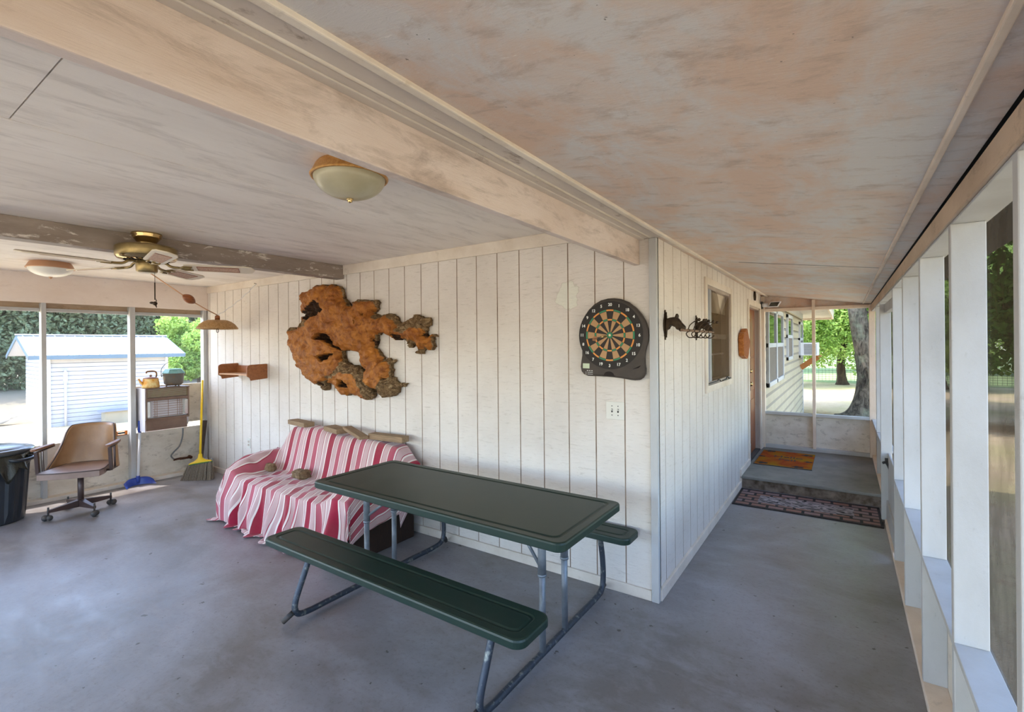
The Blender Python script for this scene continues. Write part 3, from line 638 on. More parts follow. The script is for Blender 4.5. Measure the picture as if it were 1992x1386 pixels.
# air conditioner
ac = empty('air_conditioner', (0.15, 12.2, 1.25)); tag(ac, 'white window air conditioner sticking out of the clapboard wall', 'air conditioner')
m = MB(); m.box(0.0, 0.42, 11.95, 12.6, 1.26, 1.60); rel(m, ac).build('case', 'white_vinyl', ac, bevel=0.01)
m = MB()
for k in range(14): z = 1.29 + k * 0.02; m.box(0.10, 0.38, 11.94, 11.952, z, z + 0.008)
rel(m, ac).build('louvre', 'dgrey', ac)
br = MB(); br.bar((-0.0, 12.25, 0.92), (0.40, 12.25, 1.22), 0.06, 0.14); br.box(0.28, 0.48, 12.1, 12.5, 1.225, 1.255)
tag(br.build('wall_bracket', wood('orange_stained_wood', '#a8682e', '#87501f', 6)), 'orange brown wooden bracket under the air conditioner', 'bracket')

# shed
sd = np.array([0.045, 0.999]); sn = np.array([0.999, -0.045])            # along the eave, out of the front wall
SA = np.array([-16.64, 0.63]); SG = -0.5; SW, SLn = 2.8, 2.75
def SP(a, b, z): p = SA + sd * a - sn * b; return (p[0], p[1], z)          # a along, b behind the front wall
sh = empty('shed', (-17.9, 2.0, SG)); tag(sh, 'small white shed with shiny pale metal roof beyond the left screens', 'shed')
def lapwall(mb, P0, z0, z1, along, lap=0.115, d=0.018):
    pr = []; z = z0
    while z < z1: pr += [(d, z), (d * 0.9, z + lap * 0.86), (0.0, min(z + lap, z1))]; z += lap
    vs = []
    for dd, zz in pr: vs += [P0(0, dd, zz), P0(along, dd, zz)]
    fs = [(2 * i, 2 * i + 1, 2 * i + 3, 2 * i + 2) for i in range(len(pr) - 1)]
    mb.mat(0).add(vs, fs[0::3]); mb.mat(1).add(vs, fs[1::3] + fs[2::3]); mb.mat(0)
m = MB()
lapwall(m, lambda a, d, z: SP(a, -d, z), SG, 1.37, SLn); lapwall(m, lambda a, d, z: SP(-d, a, z), SG, 1.37, SW)
b = [SP(a, bb, z) for z in (SG, 1.40) for bb in (0.0, SW) for a in (0.0, SLn)]
m.add(b, [(0, 2, 3, 1), (4, 5, 7, 6), (0, 1, 5, 4), (2, 6, 7, 3), (0, 4, 6, 2), (1, 3, 7, 5)])
m.add([SP(0, 0, 1.38), SP(0, SW, 1.38), SP(0, SW / 2, 1.93), SP(SLn, 0, 1.38), SP(SLn, SW, 1.38), SP(SLn, SW / 2, 1.93)], [(0, 1, 2), (3, 5, 4)])
rel(m, sh).build('clapboard_wall', ['siding_w', simple('shed_lap_shade', '#9698a0', 0.8)], sh, fix=False)  # second colour paints the shade bands between the shed laps
m = MB(); RZ = 2.0; EZ = 1.43; OV = 0.32; OG = 0.38
for s0, s1 in ((-OV, SW / 2), (SW + OV, SW / 2)):
    q = [SP(-OG, s0, EZ), SP(SLn + OG, s0, EZ), SP(SLn + OG, s1, RZ), SP(-OG, s1, RZ)]
    m.add(q + [(x, y, z - 0.03) for x, y, z in q], [(0, 1, 2, 3), (7, 6, 5, 4), (0, 4, 5, 1), (1, 5, 6, 2), (2, 6, 7, 3), (3, 7, 4, 0)])
    for k in range(16):
        a = -OG + 0.1 + k * (SLn + 2 * OG - 0.2) / 15
        m.bar(SP(a, s0, EZ + 0.012), SP(a, s1, RZ + 0.012), 0.025, 0.022)
m.bar(SP(-OG - 0.03, SW / 2, RZ + 0.02), SP(SLn + OG + 0.03, SW / 2, RZ + 0.02), 0.24, 0.03)
rel(m, sh).build('metal_roof', 'roof_w', sh)
m = MB(); m.bar(SP(-OG, -OV - 0.01, EZ - 0.045), SP(SLn + OG, -OV - 0.01, EZ - 0.045), 0.02, 0.11)
for a in (-OG - 0.01, SLn + OG + 0.01):
    m.bar(SP(a, -OV, EZ - 0.05), SP(a, SW / 2, RZ - 0.05), 0.02, 0.11); m.bar(SP(a, SW + OV, EZ - 0.05), SP(a, SW / 2, RZ - 0.05), 0.02, 0.11)
rel(m, sh).build('fascia', 'roof_b', sh)
m = MB(); m.bar(SP(0.03, -0.03, SG), SP(0.03, -0.03, 1.38), 0.10, 0.06, (0, 1, 0)); rel(m, sh).build('corner_trim', 'white_vinyl', sh)
m = MB(); m.bar(SP(SLn - 0.03, -0.03, SG), SP(SLn - 0.03, -0.03, 1.38), 0.10, 0.06, (0, 1, 0))
rel(m, sh).build('corner_trim', 'white_vinyl', sh)
m = MB(); m.tube([SP(0.36, -0.07, SG), SP(0.36, -0.07, 1.05)], 0.028, 10); m.bar(SP(0.36, -0.05, 0.72), SP(0.36, -0.05, 0.98), 0.1, 0.07, (0, 1, 0)); rel(m, sh).build('wall_pipe', 'white_vinyl', sh)
# things around the shed
t = empty('pet_shelter', SP(1.45, -0.45, SG)); tag(t, 'low cream box with a flat grey lid in front of the shed', 'box')
m = MB(); m.box(-0.16, 0.16, -0.38, 0.38, 0, 0.34); m.build('case', 'siding_c', t); m = MB(); m.box(-0.22, 0.22, -0.46, 0.46, 0.34, 0.37); m.build('lid', simple('slate_lid', '#7c8494', 0.6), t)
t = empty('leaning_broom', SP(2.05, -0.35, SG)); tag(t, 'white handled brush standing head up against the shed', 'brush')
m = MB(); m.tube([(0.05, 0, 0), (-0.1, 0.0, 0.95)], 0.025, 8); m.build('handle', 'whiteplastic', t); m = MB(); m.bar((-0.1, 0, 0.93), (-0.13, 0.0, 1.16), 0.10, 0.06); m.build('brush_head', simple('lilac_grey_brush', '#8a8cae', 0.7), t)
# garden goose
t = empty('goose_figure', (-18.3, -0.15, -0.5)); tag(t, 'white goose shaped garden figure lying on the grass left of the shed', 'garden ornament')
m = MB(); m.sphere((0, 0, 0.2), 0.21, 16, 10, 1.0, 1.8, 0.9); m.tube(bezier([(0, -0.25, 0.28), (0, -0.38, 0.42), (0, -0.40, 0.52)]), [0.09, 0.085, 0.08, 0.075, 0.07, 0.065, 0.06, 0.06, 0.055, 0.055, 0.05, 0.05, 0.05, 0.05, 0.05, 0.05, 0.05], 10)
m.sphere((0, -0.43, 0.55), 0.08, 12, 8, 1, 1.3, 1); m.add([(0.0, 0.30, 0.28), (0.08, 0.33, 0.2), (-0.08, 0.33, 0.2), (0, 0.62, 0.24), (0, 0.3, 0.12)], [(0, 1, 3), (0, 3, 2), (1, 4, 3), (4, 2, 3), (0, 2, 4, 1)]); m.build('body', 'white_vinyl', t)

# ---- foliage
def leaves(name, blobs, n, size, mat, parent=None, seed=1, aspect=0.5, shell=0.55, droop=0):
    """crown made of many small leaf quads scattered in ellipsoid clumps"""
    r = np.random.default_rng(seed); B = np.array(blobs, float); vol = (B[:, 3] * B[:, 4] * B[:, 5]) ** 0.75; pick = r.choice(len(B), n, p=vol / vol.sum())
    d = r.normal(size=(n, 3)); d /= np.linalg.norm(d, axis=1)[:, None]; rad = shell + (1 - shell) * r.random(n) ** 0.6
    rad *= 1 + 0.12 * np.sin(d[:, 0] * 9 + pick) * np.cos(d[:, 2] * 8)
    c = B[pick, :3] + d * B[pick, 3:6] * rad[:, None]
    a = r.normal(size=(n, 3)); a[:, 2] -= droop; a /= np.linalg.norm(a, axis=1)[:, None]; b = np.cross(a, r.normal(size=(n, 3))); b /= np.linalg.norm(b, axis=1)[:, None]
    s = size * (0.6 + 0.8 * r.random(n))[:, None]
    v = np.stack([c - a * s, c + b * s * aspect, c + a * s, c - b * s * aspect], 1).reshape(-1, 3)
    me = bpy.data.meshes.new(name); me.vertices.add(4 * n); me.vertices.foreach_set('co', v.ravel()); me.loops.add(4 * n); me.loops.foreach_set('vertex_index', np.arange(4 * n, dtype=np.int32))
    me.polygons.add(n); me.polygons.foreach_set('loop_start', np.arange(0, 4 * n, 4, dtype=np.int32)); me.polygons.foreach_set('loop_total', np.full(n, 4, dtype=np.int32)); me.update(); me.validate()
    me.materials.append(M[mat]); o = bpy.data.objects.new(name, me); C.objects.link(o)
    if parent: o.parent = parent
    return o
def clumps(c, R, n, seed, r0=0.35, r1=0.55):
    r = random.Random(seed); out = []
    for _ in range(n):
        while True:
            p = (r.uniform(-1, 1), r.uniform(-1, 1), r.uniform(-1, 1))
            if p[0] ** 2 + p[1] ** 2 + p[2] ** 2 <= 1: break
        k = r.uniform(r0, r1); out.append((c[0] + p[0] * R[0], c[1] + p[1] * R[1], c[2] + p[2] * R[2], R[0] * k, R[1] * k, R[2] * k * 0.8))
    return out
def tree(name, x, y, z0, h, R, n, size, mat, label, group=None, seed=1, trunk=0.25, barkm='darkbark', base=0.3, nc=26, shell=0.5, cat='tree'):
    t = empty(name, (x, y, z0)); tag(t, label, cat, group)
    rr = random.Random(seed)
    m = MB(); ht = h * (base + 0.35); lean = [(0, 0, 0), (rr.uniform(-.1, .1), rr.uniform(-.1, .1), ht * 0.4), (rr.uniform(-.3, .3), rr.uniform(-.3, .3), ht * 0.75), (rr.uniform(-.4, .4), rr.uniform(-.4, .4), ht)]
    P = bezier(lean, 5); k = len(P); m.tube(P, [trunk * (1.5 if i == 0 else 1.1 if i == 1 else 1 - 0.6 * i / k) for i in range(k)], 12)
    for q in range(5):
        a = rr.uniform(0, 2 * PI); s = P[int(k * (0.55 + 0.08 * q)) if int(k * (0.55 + 0.08 * q)) < k else k - 1]
        e = s + Vector((math.cos(a) * R[0] * 0.6, math.sin(a) * R[1] * 0.6, h * 0.22)); m.tube([s, (s + e) / 2 + Vector((0, 0, 0.15)), e], [trunk * 0.45, trunk * 0.3, trunk * 0.12], 8)
    m.build('trunk', barkm, t)
    leaves('crown', clumps((0, 0, h * (base + (1 - base) / 2)), (R[0] * 0.72, R[1] * 0.72, h * (1 - base) / 2 * 0.8), nc, seed), n, size, mat, t, seed, shell=shell)
    return t
# dark cedars behind the shed
cl = ['leftmost dark cedar beyond the lawn, seen through the left pane', 'dark cedar behind the left gable of the shed', 'dense cedar behind the middle and right of the shed roof', 'cedar behind the bright leafy shrub right of the shed']
for i, (x, y, R) in enumerate([(-29, -4.5, 3.4), (-28.5, 1.0, 3.6), (-28.8, 5.2, 3.4), (-28, 9.8, 3.4)]):
    tree('cedar_tree', x, y, gz(x, y), 9.0, (R, R, 4), 60000, 0.10, 'cedar', cl[i], 'cedars behind the shed', 40 + i, 0.25, base=-0.06, nc=46, shell=0.35)
# light green shrub right of the shed
tree('leafy_shrub', -22.8, 6.9, -0.36, 4.0, (1.5, 1.7, 2), 16000, 0.08, 'leaf_b', 'bright leafy shrub right of the shed', None, 71, 0.08, base=0.1, cat='shrub')

# oak with leaning trunk just outside the end screen
oak = empty('oak_tree', (1.30, 12.84, -0.42)); tag(oak, 'large oak with a leaning lit trunk close outside the end screen', 'tree')
pts = [on_y(x, y, 12.84) for x, y in [(1674, 818), (1678, 800), (1683, 770), (1686, 735), (1684, 700), (1677, 665), (1671, 630), (1667, 600), (1662, 560), (1660, 500), (1664, 440)]]
m = MB(); P = bezier([p - oak.location for p in pts], 4); k = len(P)
rs = [0.40 * math.exp(-i / 3.2) + 0.205 for i in range(k)]; m.tube(P, rs, 20)
q = [on_y(x, y, 12.9) - oak.location for x, y in [(1681, 745), (1674, 710), (1669, 685), (1667, 665)]]; m.tube(bezier(q, 4), [0.12] * 4 + [0.10] * 4 + [0.06] * 4 + [0.02], 10)
for e, s, r in (((2.6, 0.6, 4.3), -6, 0.12), ((-2.2, -0.8, 4.6), -3, 0.12), ((0.4, 2.6, 4.9), -1, 0.12)):
    m.tube([P[s], P[s] + (Vector(e) - P[s]) * 0.5 + Vector((0, 0, 0.2)), Vector(e)], [r, r * 0.7, r * 0.3], 8)
q = [on_y(x, y, 12.84) - oak.location for x, y in [(1681, 612), (1690, 606), (1700, 596)]]; m.tube(q, [0.04, 0.03, 0.02], 8)
m.build('trunk', 'oak', oak)
leaves('crown', clumps((0.6, 0.8, 5.9), (3.0, 3.0, 1.3), 26, 5), 60000, 0.085, 'leaf_b', oak, 5)
# trees and undergrowth beyond
bl = [('bright green tree in the middle of the end opening', 0.9, 24.7, 7.5, 3.3, 0.20), ('bright green tree behind the house corner', -2.6, 22.5, 6.5, 2.9, 0.14), ('bright green tree right of the leaning oak', 4.4, 24.0, 7.0, 2.9, 0.14)]
for i, (lb, x, y, h, R, tk) in enumerate(bl):
    tree('leafy_tree', x, y, -0.42, h, (R, R, 3), 42000, 0.075, 'leaf_b', lb, 'bright trees beyond the corridor', 80 + i, tk, base=0.05, nc=46, shell=0.3)
for i, (x, y, h, R) in enumerate([(-5, 36, 9, 5), (3, 38, 10, 5), (11, 36, 9, 5)]):
    tree('leafy_tree', x, y, -0.42, h, (R, R, 4), 26000, 0.15, 'leaf_b', ['left', 'middle', 'right'][i] + 'most of the hazy trees far beyond the wire fence', 'far trees', 90 + i, 0.3, base=0.03, nc=44)
# wire fence
fe = empty('wire_fence', (1, 26.4, -0.42)); tag(fe, 'wire stock fence with thin posts in front of the far trees', 'fence')
m = MB()
for k in range(12): z = 0.06 + k * 0.105; m.tube([(-8, 0, z), (8, 0, z)], 0.006, 4)
for k in range(107): x = -8 + k * 0.15; m.tube([(x, 0, 0.05), (x, 0, 1.22)], 0.005, 4)
m.build('wire_mesh', 'fence', fe)
for k in range(7): m = MB(); m.tube([(-8 + k * 2.6, 0.03, 0), (-8 + k * 2.6, 0.03, 1.4)], 0.04, 8); m.build('post', 'darkbark', fe)
# shaded trees to the right, outside the screens
for i, (x, y, h, R) in enumerate([(7.5, 2.5, 7, 3.0), (8.5, 9.8, 8, 3.4), (5.6, 16.2, 6, 2.0)]):
    tree('shade_tree', x, y, -0.42, h, (R, R, 3), 9000, 0.12, 'leaf_m', 'leafy shade tree outside the right hand screens, ' + ['nearest the step', 'level with the house wing', 'farthest off'][i], 'trees outside the right screens', 110 + i, 0.2, base=0.12)

# ================================================================ THINGS IN THE PORCH
# ---- picnic table with attached benches
pt = empty('picnic_table', (-1.0, -0.78, 0)); tag(pt, 'dark green plastic picnic table with attached benches on galvanised tube frame', 'picnic table')
def slab(name, x0, x1, y0, y1, zt, th, r, parent, panel=True):
    m = MB(); P = rounded(x0, x1, y0, y1, r, 6)
    def ring(d, z): return [(cx_ + (x - cx_) * (1 - d / hw), cy_ + (y - cy_) * (1 - d / hh), z) for x, y in P]
    cx_, cy_, hw, hh = (x0 + x1) / 2, (y0 + y1) / 2, (x1 - x0) / 2, (y1 - y0) / 2
    prof = [(0.006, zt - th), (0, zt - th + 0.006), (0, zt - 0.010), (0.003, zt - 0.003), (0.010, zt)]
    if panel: prof += [(0.045, zt - 0.002), (0.052, zt - 0.006), (0.060, zt - 0.006), (0.068, zt - 0.002)]
    rings = [ring(d, z) for d, z in prof]; n = len(P)
    vs = [v for r_ in rings for v in r_]
    fs = [(k * n + i, k * n + (i + 1) % n, (k + 1) * n + (i + 1) % n, (k + 1) * n + i) for k in range(len(rings) - 1) for i in range(n)]
    m.add(vs, fs, False); b = len(m.v); m.f.append(tuple(range((len(rings) - 1) * n, len(rings) * n))); m.mi.append(0); m.sm.append(False)
    m.f.append(tuple(reversed(range(n)))); m.mi.append(0); m.sm.append(False)
    return rel(m, parent).build(name, 'green', parent)
slab('tabletop', -1.925, -0.06, -1.125, -0.428, 0.733, 0.045, 0.045, pt)
slab('bench_seat', -1.985, -0.085, -1.425, -1.175, 0.445, 0.042, 0.05, pt)
slab('bench_seat', -1.945, -0.10, -0.245, -0.032, 0.445, 0.042, 0.05, pt)
for X in (-0.322, -1.70):
    m = MB(); tz = 0.028
    m.tube(bezier([(X, -1.265, 0.405), (X, -1.33, 0.25), (X, -1.385, 0.11), (X, -1.372, 0.045), (X, -1.30, tz), (X, -1.15, tz), (X, -0.80, tz), (X, -0.45, tz), (X, -0.23, tz), (X, -0.135, 0.045), (X, -0.105, 0.11), (X, -0.115, 0.25), (X, -0.155, 0.405)], 7), 0.0175, 14)
    rel(m, pt).build('frame', 'galv_dark', pt)
    for py in (-0.865, -0.625):
        m = MB(); m.tube([(X, py, 0.035), (X, py, 0.44)], 0.0175, 14); m.tube([(X, py, 0.43), (X, py, 0.69)], 0.0215, 14); m.tube([(X, py, 0.425), (X, py, 0.437)], 0.0235, 14)
        rel(m, pt).build('leg', 'galv', pt)
    s = 1 if X < -1 else -1
    m = MB()
    m.tube([(X + s * 0.01, -0.865, 0.47), (X + s * 0.17, -0.80, 0.60), (X + s * 0.30, -0.78, 0.685)], 0.009, 8)
    m.tube([(X + s * 0.01, -0.625, 0.50), (X + s * 0.17, -0.74, 0.61), (X + s * 0.30, -0.78, 0.685)], 0.009, 8)
    m.tube([(X + s * 0.17, -0.77, 0.60), (X + s * 0.32, -0.78, 0.69)], 0.014, 8)
    rel(m, pt).build('brace', 'galv', pt)
    for yy, d in ((-1.40, -1), (-0.095, 1)):
        m = MB(); m.tube([(X, yy, 0.06), (X - 0.03, yy + d * 0.045, 0.018)], 0.016, 12); m.tube([(X, yy - d * 0.03, 0.075), (X, yy + d * 0.01, 0.055)], 0.008, 8)
        rel(m, pt).build('foot', 'rubber', pt)

# ---- sofa under the blanket
sf = empty('sofa', (-2.93, -0.42, 0)); tag(sf, 'low dark wicker sofa hidden under the red striped blanket', 'sofa')
SX0, SX1 = -3.80, -2.04
m = MB(); m.box(SX0 + 0.03, SX1 - 0.0, -0.70, -0.10, 0.0, 0.30); rel(m, sf).build('base', 'wicker', sf, bevel=0.01)
m = MB(); m.box(SX0 + 0.2, SX1 - 0.17, -0.70, -0.25, 0.30, 0.40); rel(m, sf).build('seat_cushion', 'wicker', sf, bevel=0.03)
m = MB(); m.box(SX0 + 0.16, SX1 - 0.20, -0.17, -0.08, 0.30, 0.66); rel(m, sf).build('backrest', 'wicker', sf, bevel=0.03)
for x in (SX0 + 0.03, SX1 - 0.18):
    m = MB(); m.box(x + 0.03, x + 0.13, -0.64, -0.24, 0.30, 0.47); rel(m, sf).build('armrest', 'wicker', sf, bevel=0.03)
def sst(a, b, x): t = max(0.0, min(1.0, (x - a) / (b - a))); return t * t * (3 - 2 * t)
def Hs(x, y):
    """height of the blanket over the sofa"""
    seat = 0.425 - 0.02 * sst(-0.45, -0.30, y)
    back = 0.415 + (0.385 - 0.04 * sst(-3.3, -2.2, x) + 0.012 * math.sin(7 * x)) * sst(-0.43, -0.17, y)
    z = max(seat, back) if y > -0.45 else seat
    # back-to-seat hollow is soft
    wrk = sst(SX0 + 0.24, SX0 + 0.06, x); arm = 0.56 + 0.03 * sst(-0.7, -0.3, y) - 0.06 * sst(-0.62, -0.80, y)
    z = z + (max(z, arm) - z) * wrk
    wr2 = sst(SX1 - 0.34, SX1 - 0.12, x); z = z + (max(z, arm) - z) * wr2
    if y > -0.3: z -= 0.16 * sst(SX0 + 0.14, SX0 - 0.04, x) + 0.12 * sst(SX1 - 0.14, SX1 + 0.03, x)
    z -= 0.02 * sst(-0.70, -0.80, y)
    return z
def blanket():
    X0, X1, Yb, Yf = SX0 + 0.01, SX1 + 0.02, -0.065, -0.775
    NA, NB = 300, 150
    la, ra = 0.66, 0.34; fd = 0.47; bk = 0.12
    A = np.concatenate([np.linspace(X0 - la, X0, 46, endpoint=False), np.linspace(X0, X1, 208), np.linspace(X1, X1 + ra, 27)[1:]])
    B = np.concatenate([np.linspace(Yb + bk, Yb, 8, endpoint=False), np.linspace(Yb, Yf, 70), np.linspace(Yf, Yf - fd, 54)[1:]])
    vs = []; uv = []
    for a in A:
        for b_ in B:
            x = min(max(a, X0), X1); y = min(max(b_, Yf), Yb)
            ex = a - x; ey = b_ - y; L = math.hypot(ex, ey); H = Hs(x, y)
            if L == 0:
                z = H; px_, py_ = x, y
                wr = 0.004 * math.sin(34 * x + 9 * math.sin(5 * y)) * sst(-0.2, -0.5, y) + 0.007 * math.sin(19 * x - 16 * y + 2 * math.sin(8 * x)) * sst(-0.14, -0.35, y)
                wr += 0.004 * math.sin(26 * (y + 0.30 * math.sin(3 * x))) * math.exp(-((y + 0.56) / 0.10) ** 2) * (0.4 + 0.6 * math.sin(3.1 * x + 1) ** 2)
                z += wr
            else:
                dx_, dy_ = ex / L, ey / L
                edge = x * 1.0 + (math.atan2(-dx_, -dy_) * -0.28 if ey < 0 else -y)
                drop = L
                lim = H - 0.012
                pl = min(1.0, drop / 0.26)
                if ey > 0: lim = 0.14
                f = math.sin(edge * 31 + 1.3 * math.sin(edge * 7)) * 0.5 + math.sin(edge * 53 + 2) * 0.28 + math.sin(edge * 17 + 1) * 0.35
                out = 0.014 + 0.045 * pl + 0.052 * pl * f
                if ey > 0: out = 0.0
                dz = min(drop * 0.985, lim)
                over = max(0.0, drop * 0.985 - lim)
                out += over * 0.75
                # loose outward flare at the left front corner
                if ex < 0 and ey < 0: out += 0.0
                if ex > 0:
                    out = 0.012 + 0.012 * pl + 0.010 * pl * f
                px_ = x + dx_ * out; py_ = y + dy_ * out; z = H - dz
                z = max(z, 0.006 + 0.010 * (over > 0.0) * (1 + math.sin(over * 40 + edge * 17)))
                if 0 < ex and ey < 0:
                    pass
            vs.append((px_, py_, z)); uv.append((a + 0.055 * math.sin(b_ * 5 + a * 1.3) + 0.02 * math.sin(a * 9 + b_ * 3) + 0.16 * sst(-0.5, -0.05, b_) , b_))
    na, nb = len(A), len(B)
    fs = []; keep = []
    for i in range(na - 1):
        for j in range(nb - 1):
            a = (A[i] + A[i + 1]) / 2; b_ = (B[j] + B[j + 1]) / 2
            ex = a - X1; ey = Yf - b_
            if ey > 0 and a > X1 - 0.30 and ey > 0.50 - 0.16 * sst(X1 - 0.30, X1 + 0.0, a): continue
            if ex > 0 and ey > 0 and ex + 0.5 * ey > 0.30: continue           # rounded lower corner, right
            
            if a < X0 and b_ > -0.1: continue
            if ex < 0 and False: continue
            if a < X0 and ey > 0 and math.hypot(X0 - a, ey) > 0.60: continue
            fs.append((i * nb + j, i * nb + j + 1, (i + 1) * nb + j + 1, (i + 1) * nb + j))
    m = MB(); m.add(vs, fs, True); o = m.build('striped_blanket', 'blanket', fix=False)
    ul = o.data.uv_layers.new(name='UVMap'); li = np.empty(len(o.data.loops), dtype=np.int32); o.data.loops.foreach_get('vertex_index', li)
    U = np.array(uv)[li]; ul.data.foreach_set('uv', U.ravel())
    s_ = o.modifiers.new('thickness', 'SOLIDIFY'); s_.thickness = 0.004; s_.offset = 1
    return o
def blanket_mat():
    t = NT('red_striped_cotton')
    sx = t.n('ShaderNodeSeparateXYZ'); t.l(t.co.outputs['UV'], sx.inputs[0])
    f = t.math('FRACT', t.math('MULTIPLY', t.math('ADD', sx.outputs[0], 20.03), 1 / 0.33))
    RED, CR, PK, SAL = '#98203a', '#e6dcd4', '#c4a3a2', '#b05564'
    c = t.ramp(f, [(0.0, RED), (0.20, CR), (0.235, RED), (0.25, PK), (0.40, CR), (0.425, RED), (0.44, SAL), (0.60, CR), (0.635, SAL), (0.65, PK), (0.80, RED), (0.815, CR), (0.85, PK), (0.96, CR)], True)
    n = t.noise(4, (1, 1, 1), 5); c = t.mix(t.ramp(n, [(0.4, 0.0), (0.75, 0.25)]), c, '#8f6c5c')
    b = t.bsdf(c, 0.9, 0, 0.15, t.noise(260, (1, 1, 1), 2), 0.25, 0.002)
    b.inputs['Sheen Weight'].default_value = 0.3
    return t.m
M['blanket'] = blanket_mat()
tag(blanket(), 'red, pink and cream striped blanket draped over the low sofa', 'blanket')
# wood offcuts lying along the sofa back
def block(name, p, sx, sy, sz, rz, mat, label, cat, group=None, ry=0, rx=0):
    m = MB(); m.box(-sx / 2, sx / 2, -sy / 2, sy / 2, 0, sz)
    o = m.build(name, mat, bevel=0.004); o.location = p; o.rotation_euler = (rx, ry, rz); tag(o, label, cat, group); return o
def top(x, y): return Hs(x, y) + 0.012
G1 = 'lumber offcuts on the sofa back'
block('wood_block', (-3.60, -0.155, top(-3.60, -0.155) + 0.004), 0.36, 0.11, 0.045, -0.12, 'block', 'short wood offcut at the left end of the sofa back', 'wood block', G1)
block('wood_block', (-3.03, -0.15, top(-3.03, -0.15) + 0.004), 0.30, 0.12, 0.045, -0.22, 'block', 'short wood offcut in the middle of the sofa back', 'wood block', G1)
block('wood_plank', (-2.70, -0.185, top(-2.60, -0.165) + 0.024), 0.40, 0.085, 0.03, -0.28, 'block', 'thin plank sloping down against the longer right wood block', 'wood block', G1, ry=0.10)
block('wood_block', (-2.32, -0.130, top(-2.40, -0.135) + 0.004), 0.40, 0.09, 0.05, 0.08, 'block', 'longest wood offcut at the right end of the sofa back', 'wood block', G1)
def rockmesh(name, c, s, seed, label):
    m = MB(); r = random.Random(seed); k = [(r.uniform(2, 7), r.uniform(0, 6)) for _ in range(6)]
    vs = []; NR, NS = 12, 18
    for i in range(NR + 1):
        for j in range(NS):
            th, ph = PI * i / NR, 2 * PI * j / NS; d = Vector((math.sin(th) * math.cos(ph), math.sin(th) * math.sin(ph), math.cos(th)))
            q = 1 + 0.12 * math.sin(k[0][0] * d.x + k[0][1]) + 0.10 * math.sin(k[1][0] * d.y + k[1][1]) + 0.08 * math.sin(k[2][0] * d.z * 1.5 + k[2][1]) + r.uniform(-.04, .04)
            e = Vector([abs(v) ** 0.6 * (1 if v > 0 else -1) for v in d]) * q; vs.append((e.x * s[0], e.y * s[1], e.z * s[2]))
    m.add(vs, [(i * NS + j, i * NS + (j + 1) % NS, (i + 1) * NS + (j + 1) % NS, (i + 1) * NS + j) for i in range(NR) for j in range(NS)], False)
    o = m.build(name, 'rock'); o.location = c; tag(o, label, 'wood chunk', 'wood chunks on the sofa seat'); return o
rockmesh('wood_chunk', (-3.56, -0.50, 0.462), (0.050, 0.046, 0.040), 1, 'small round bark chunk at the left of the blanket seat')
rockmesh('wood_chunk', (-3.07, -0.49, 0.465), (0.085, 0.06, 0.038), 2, 'long rough bark chunk in the middle of the blanket seat')

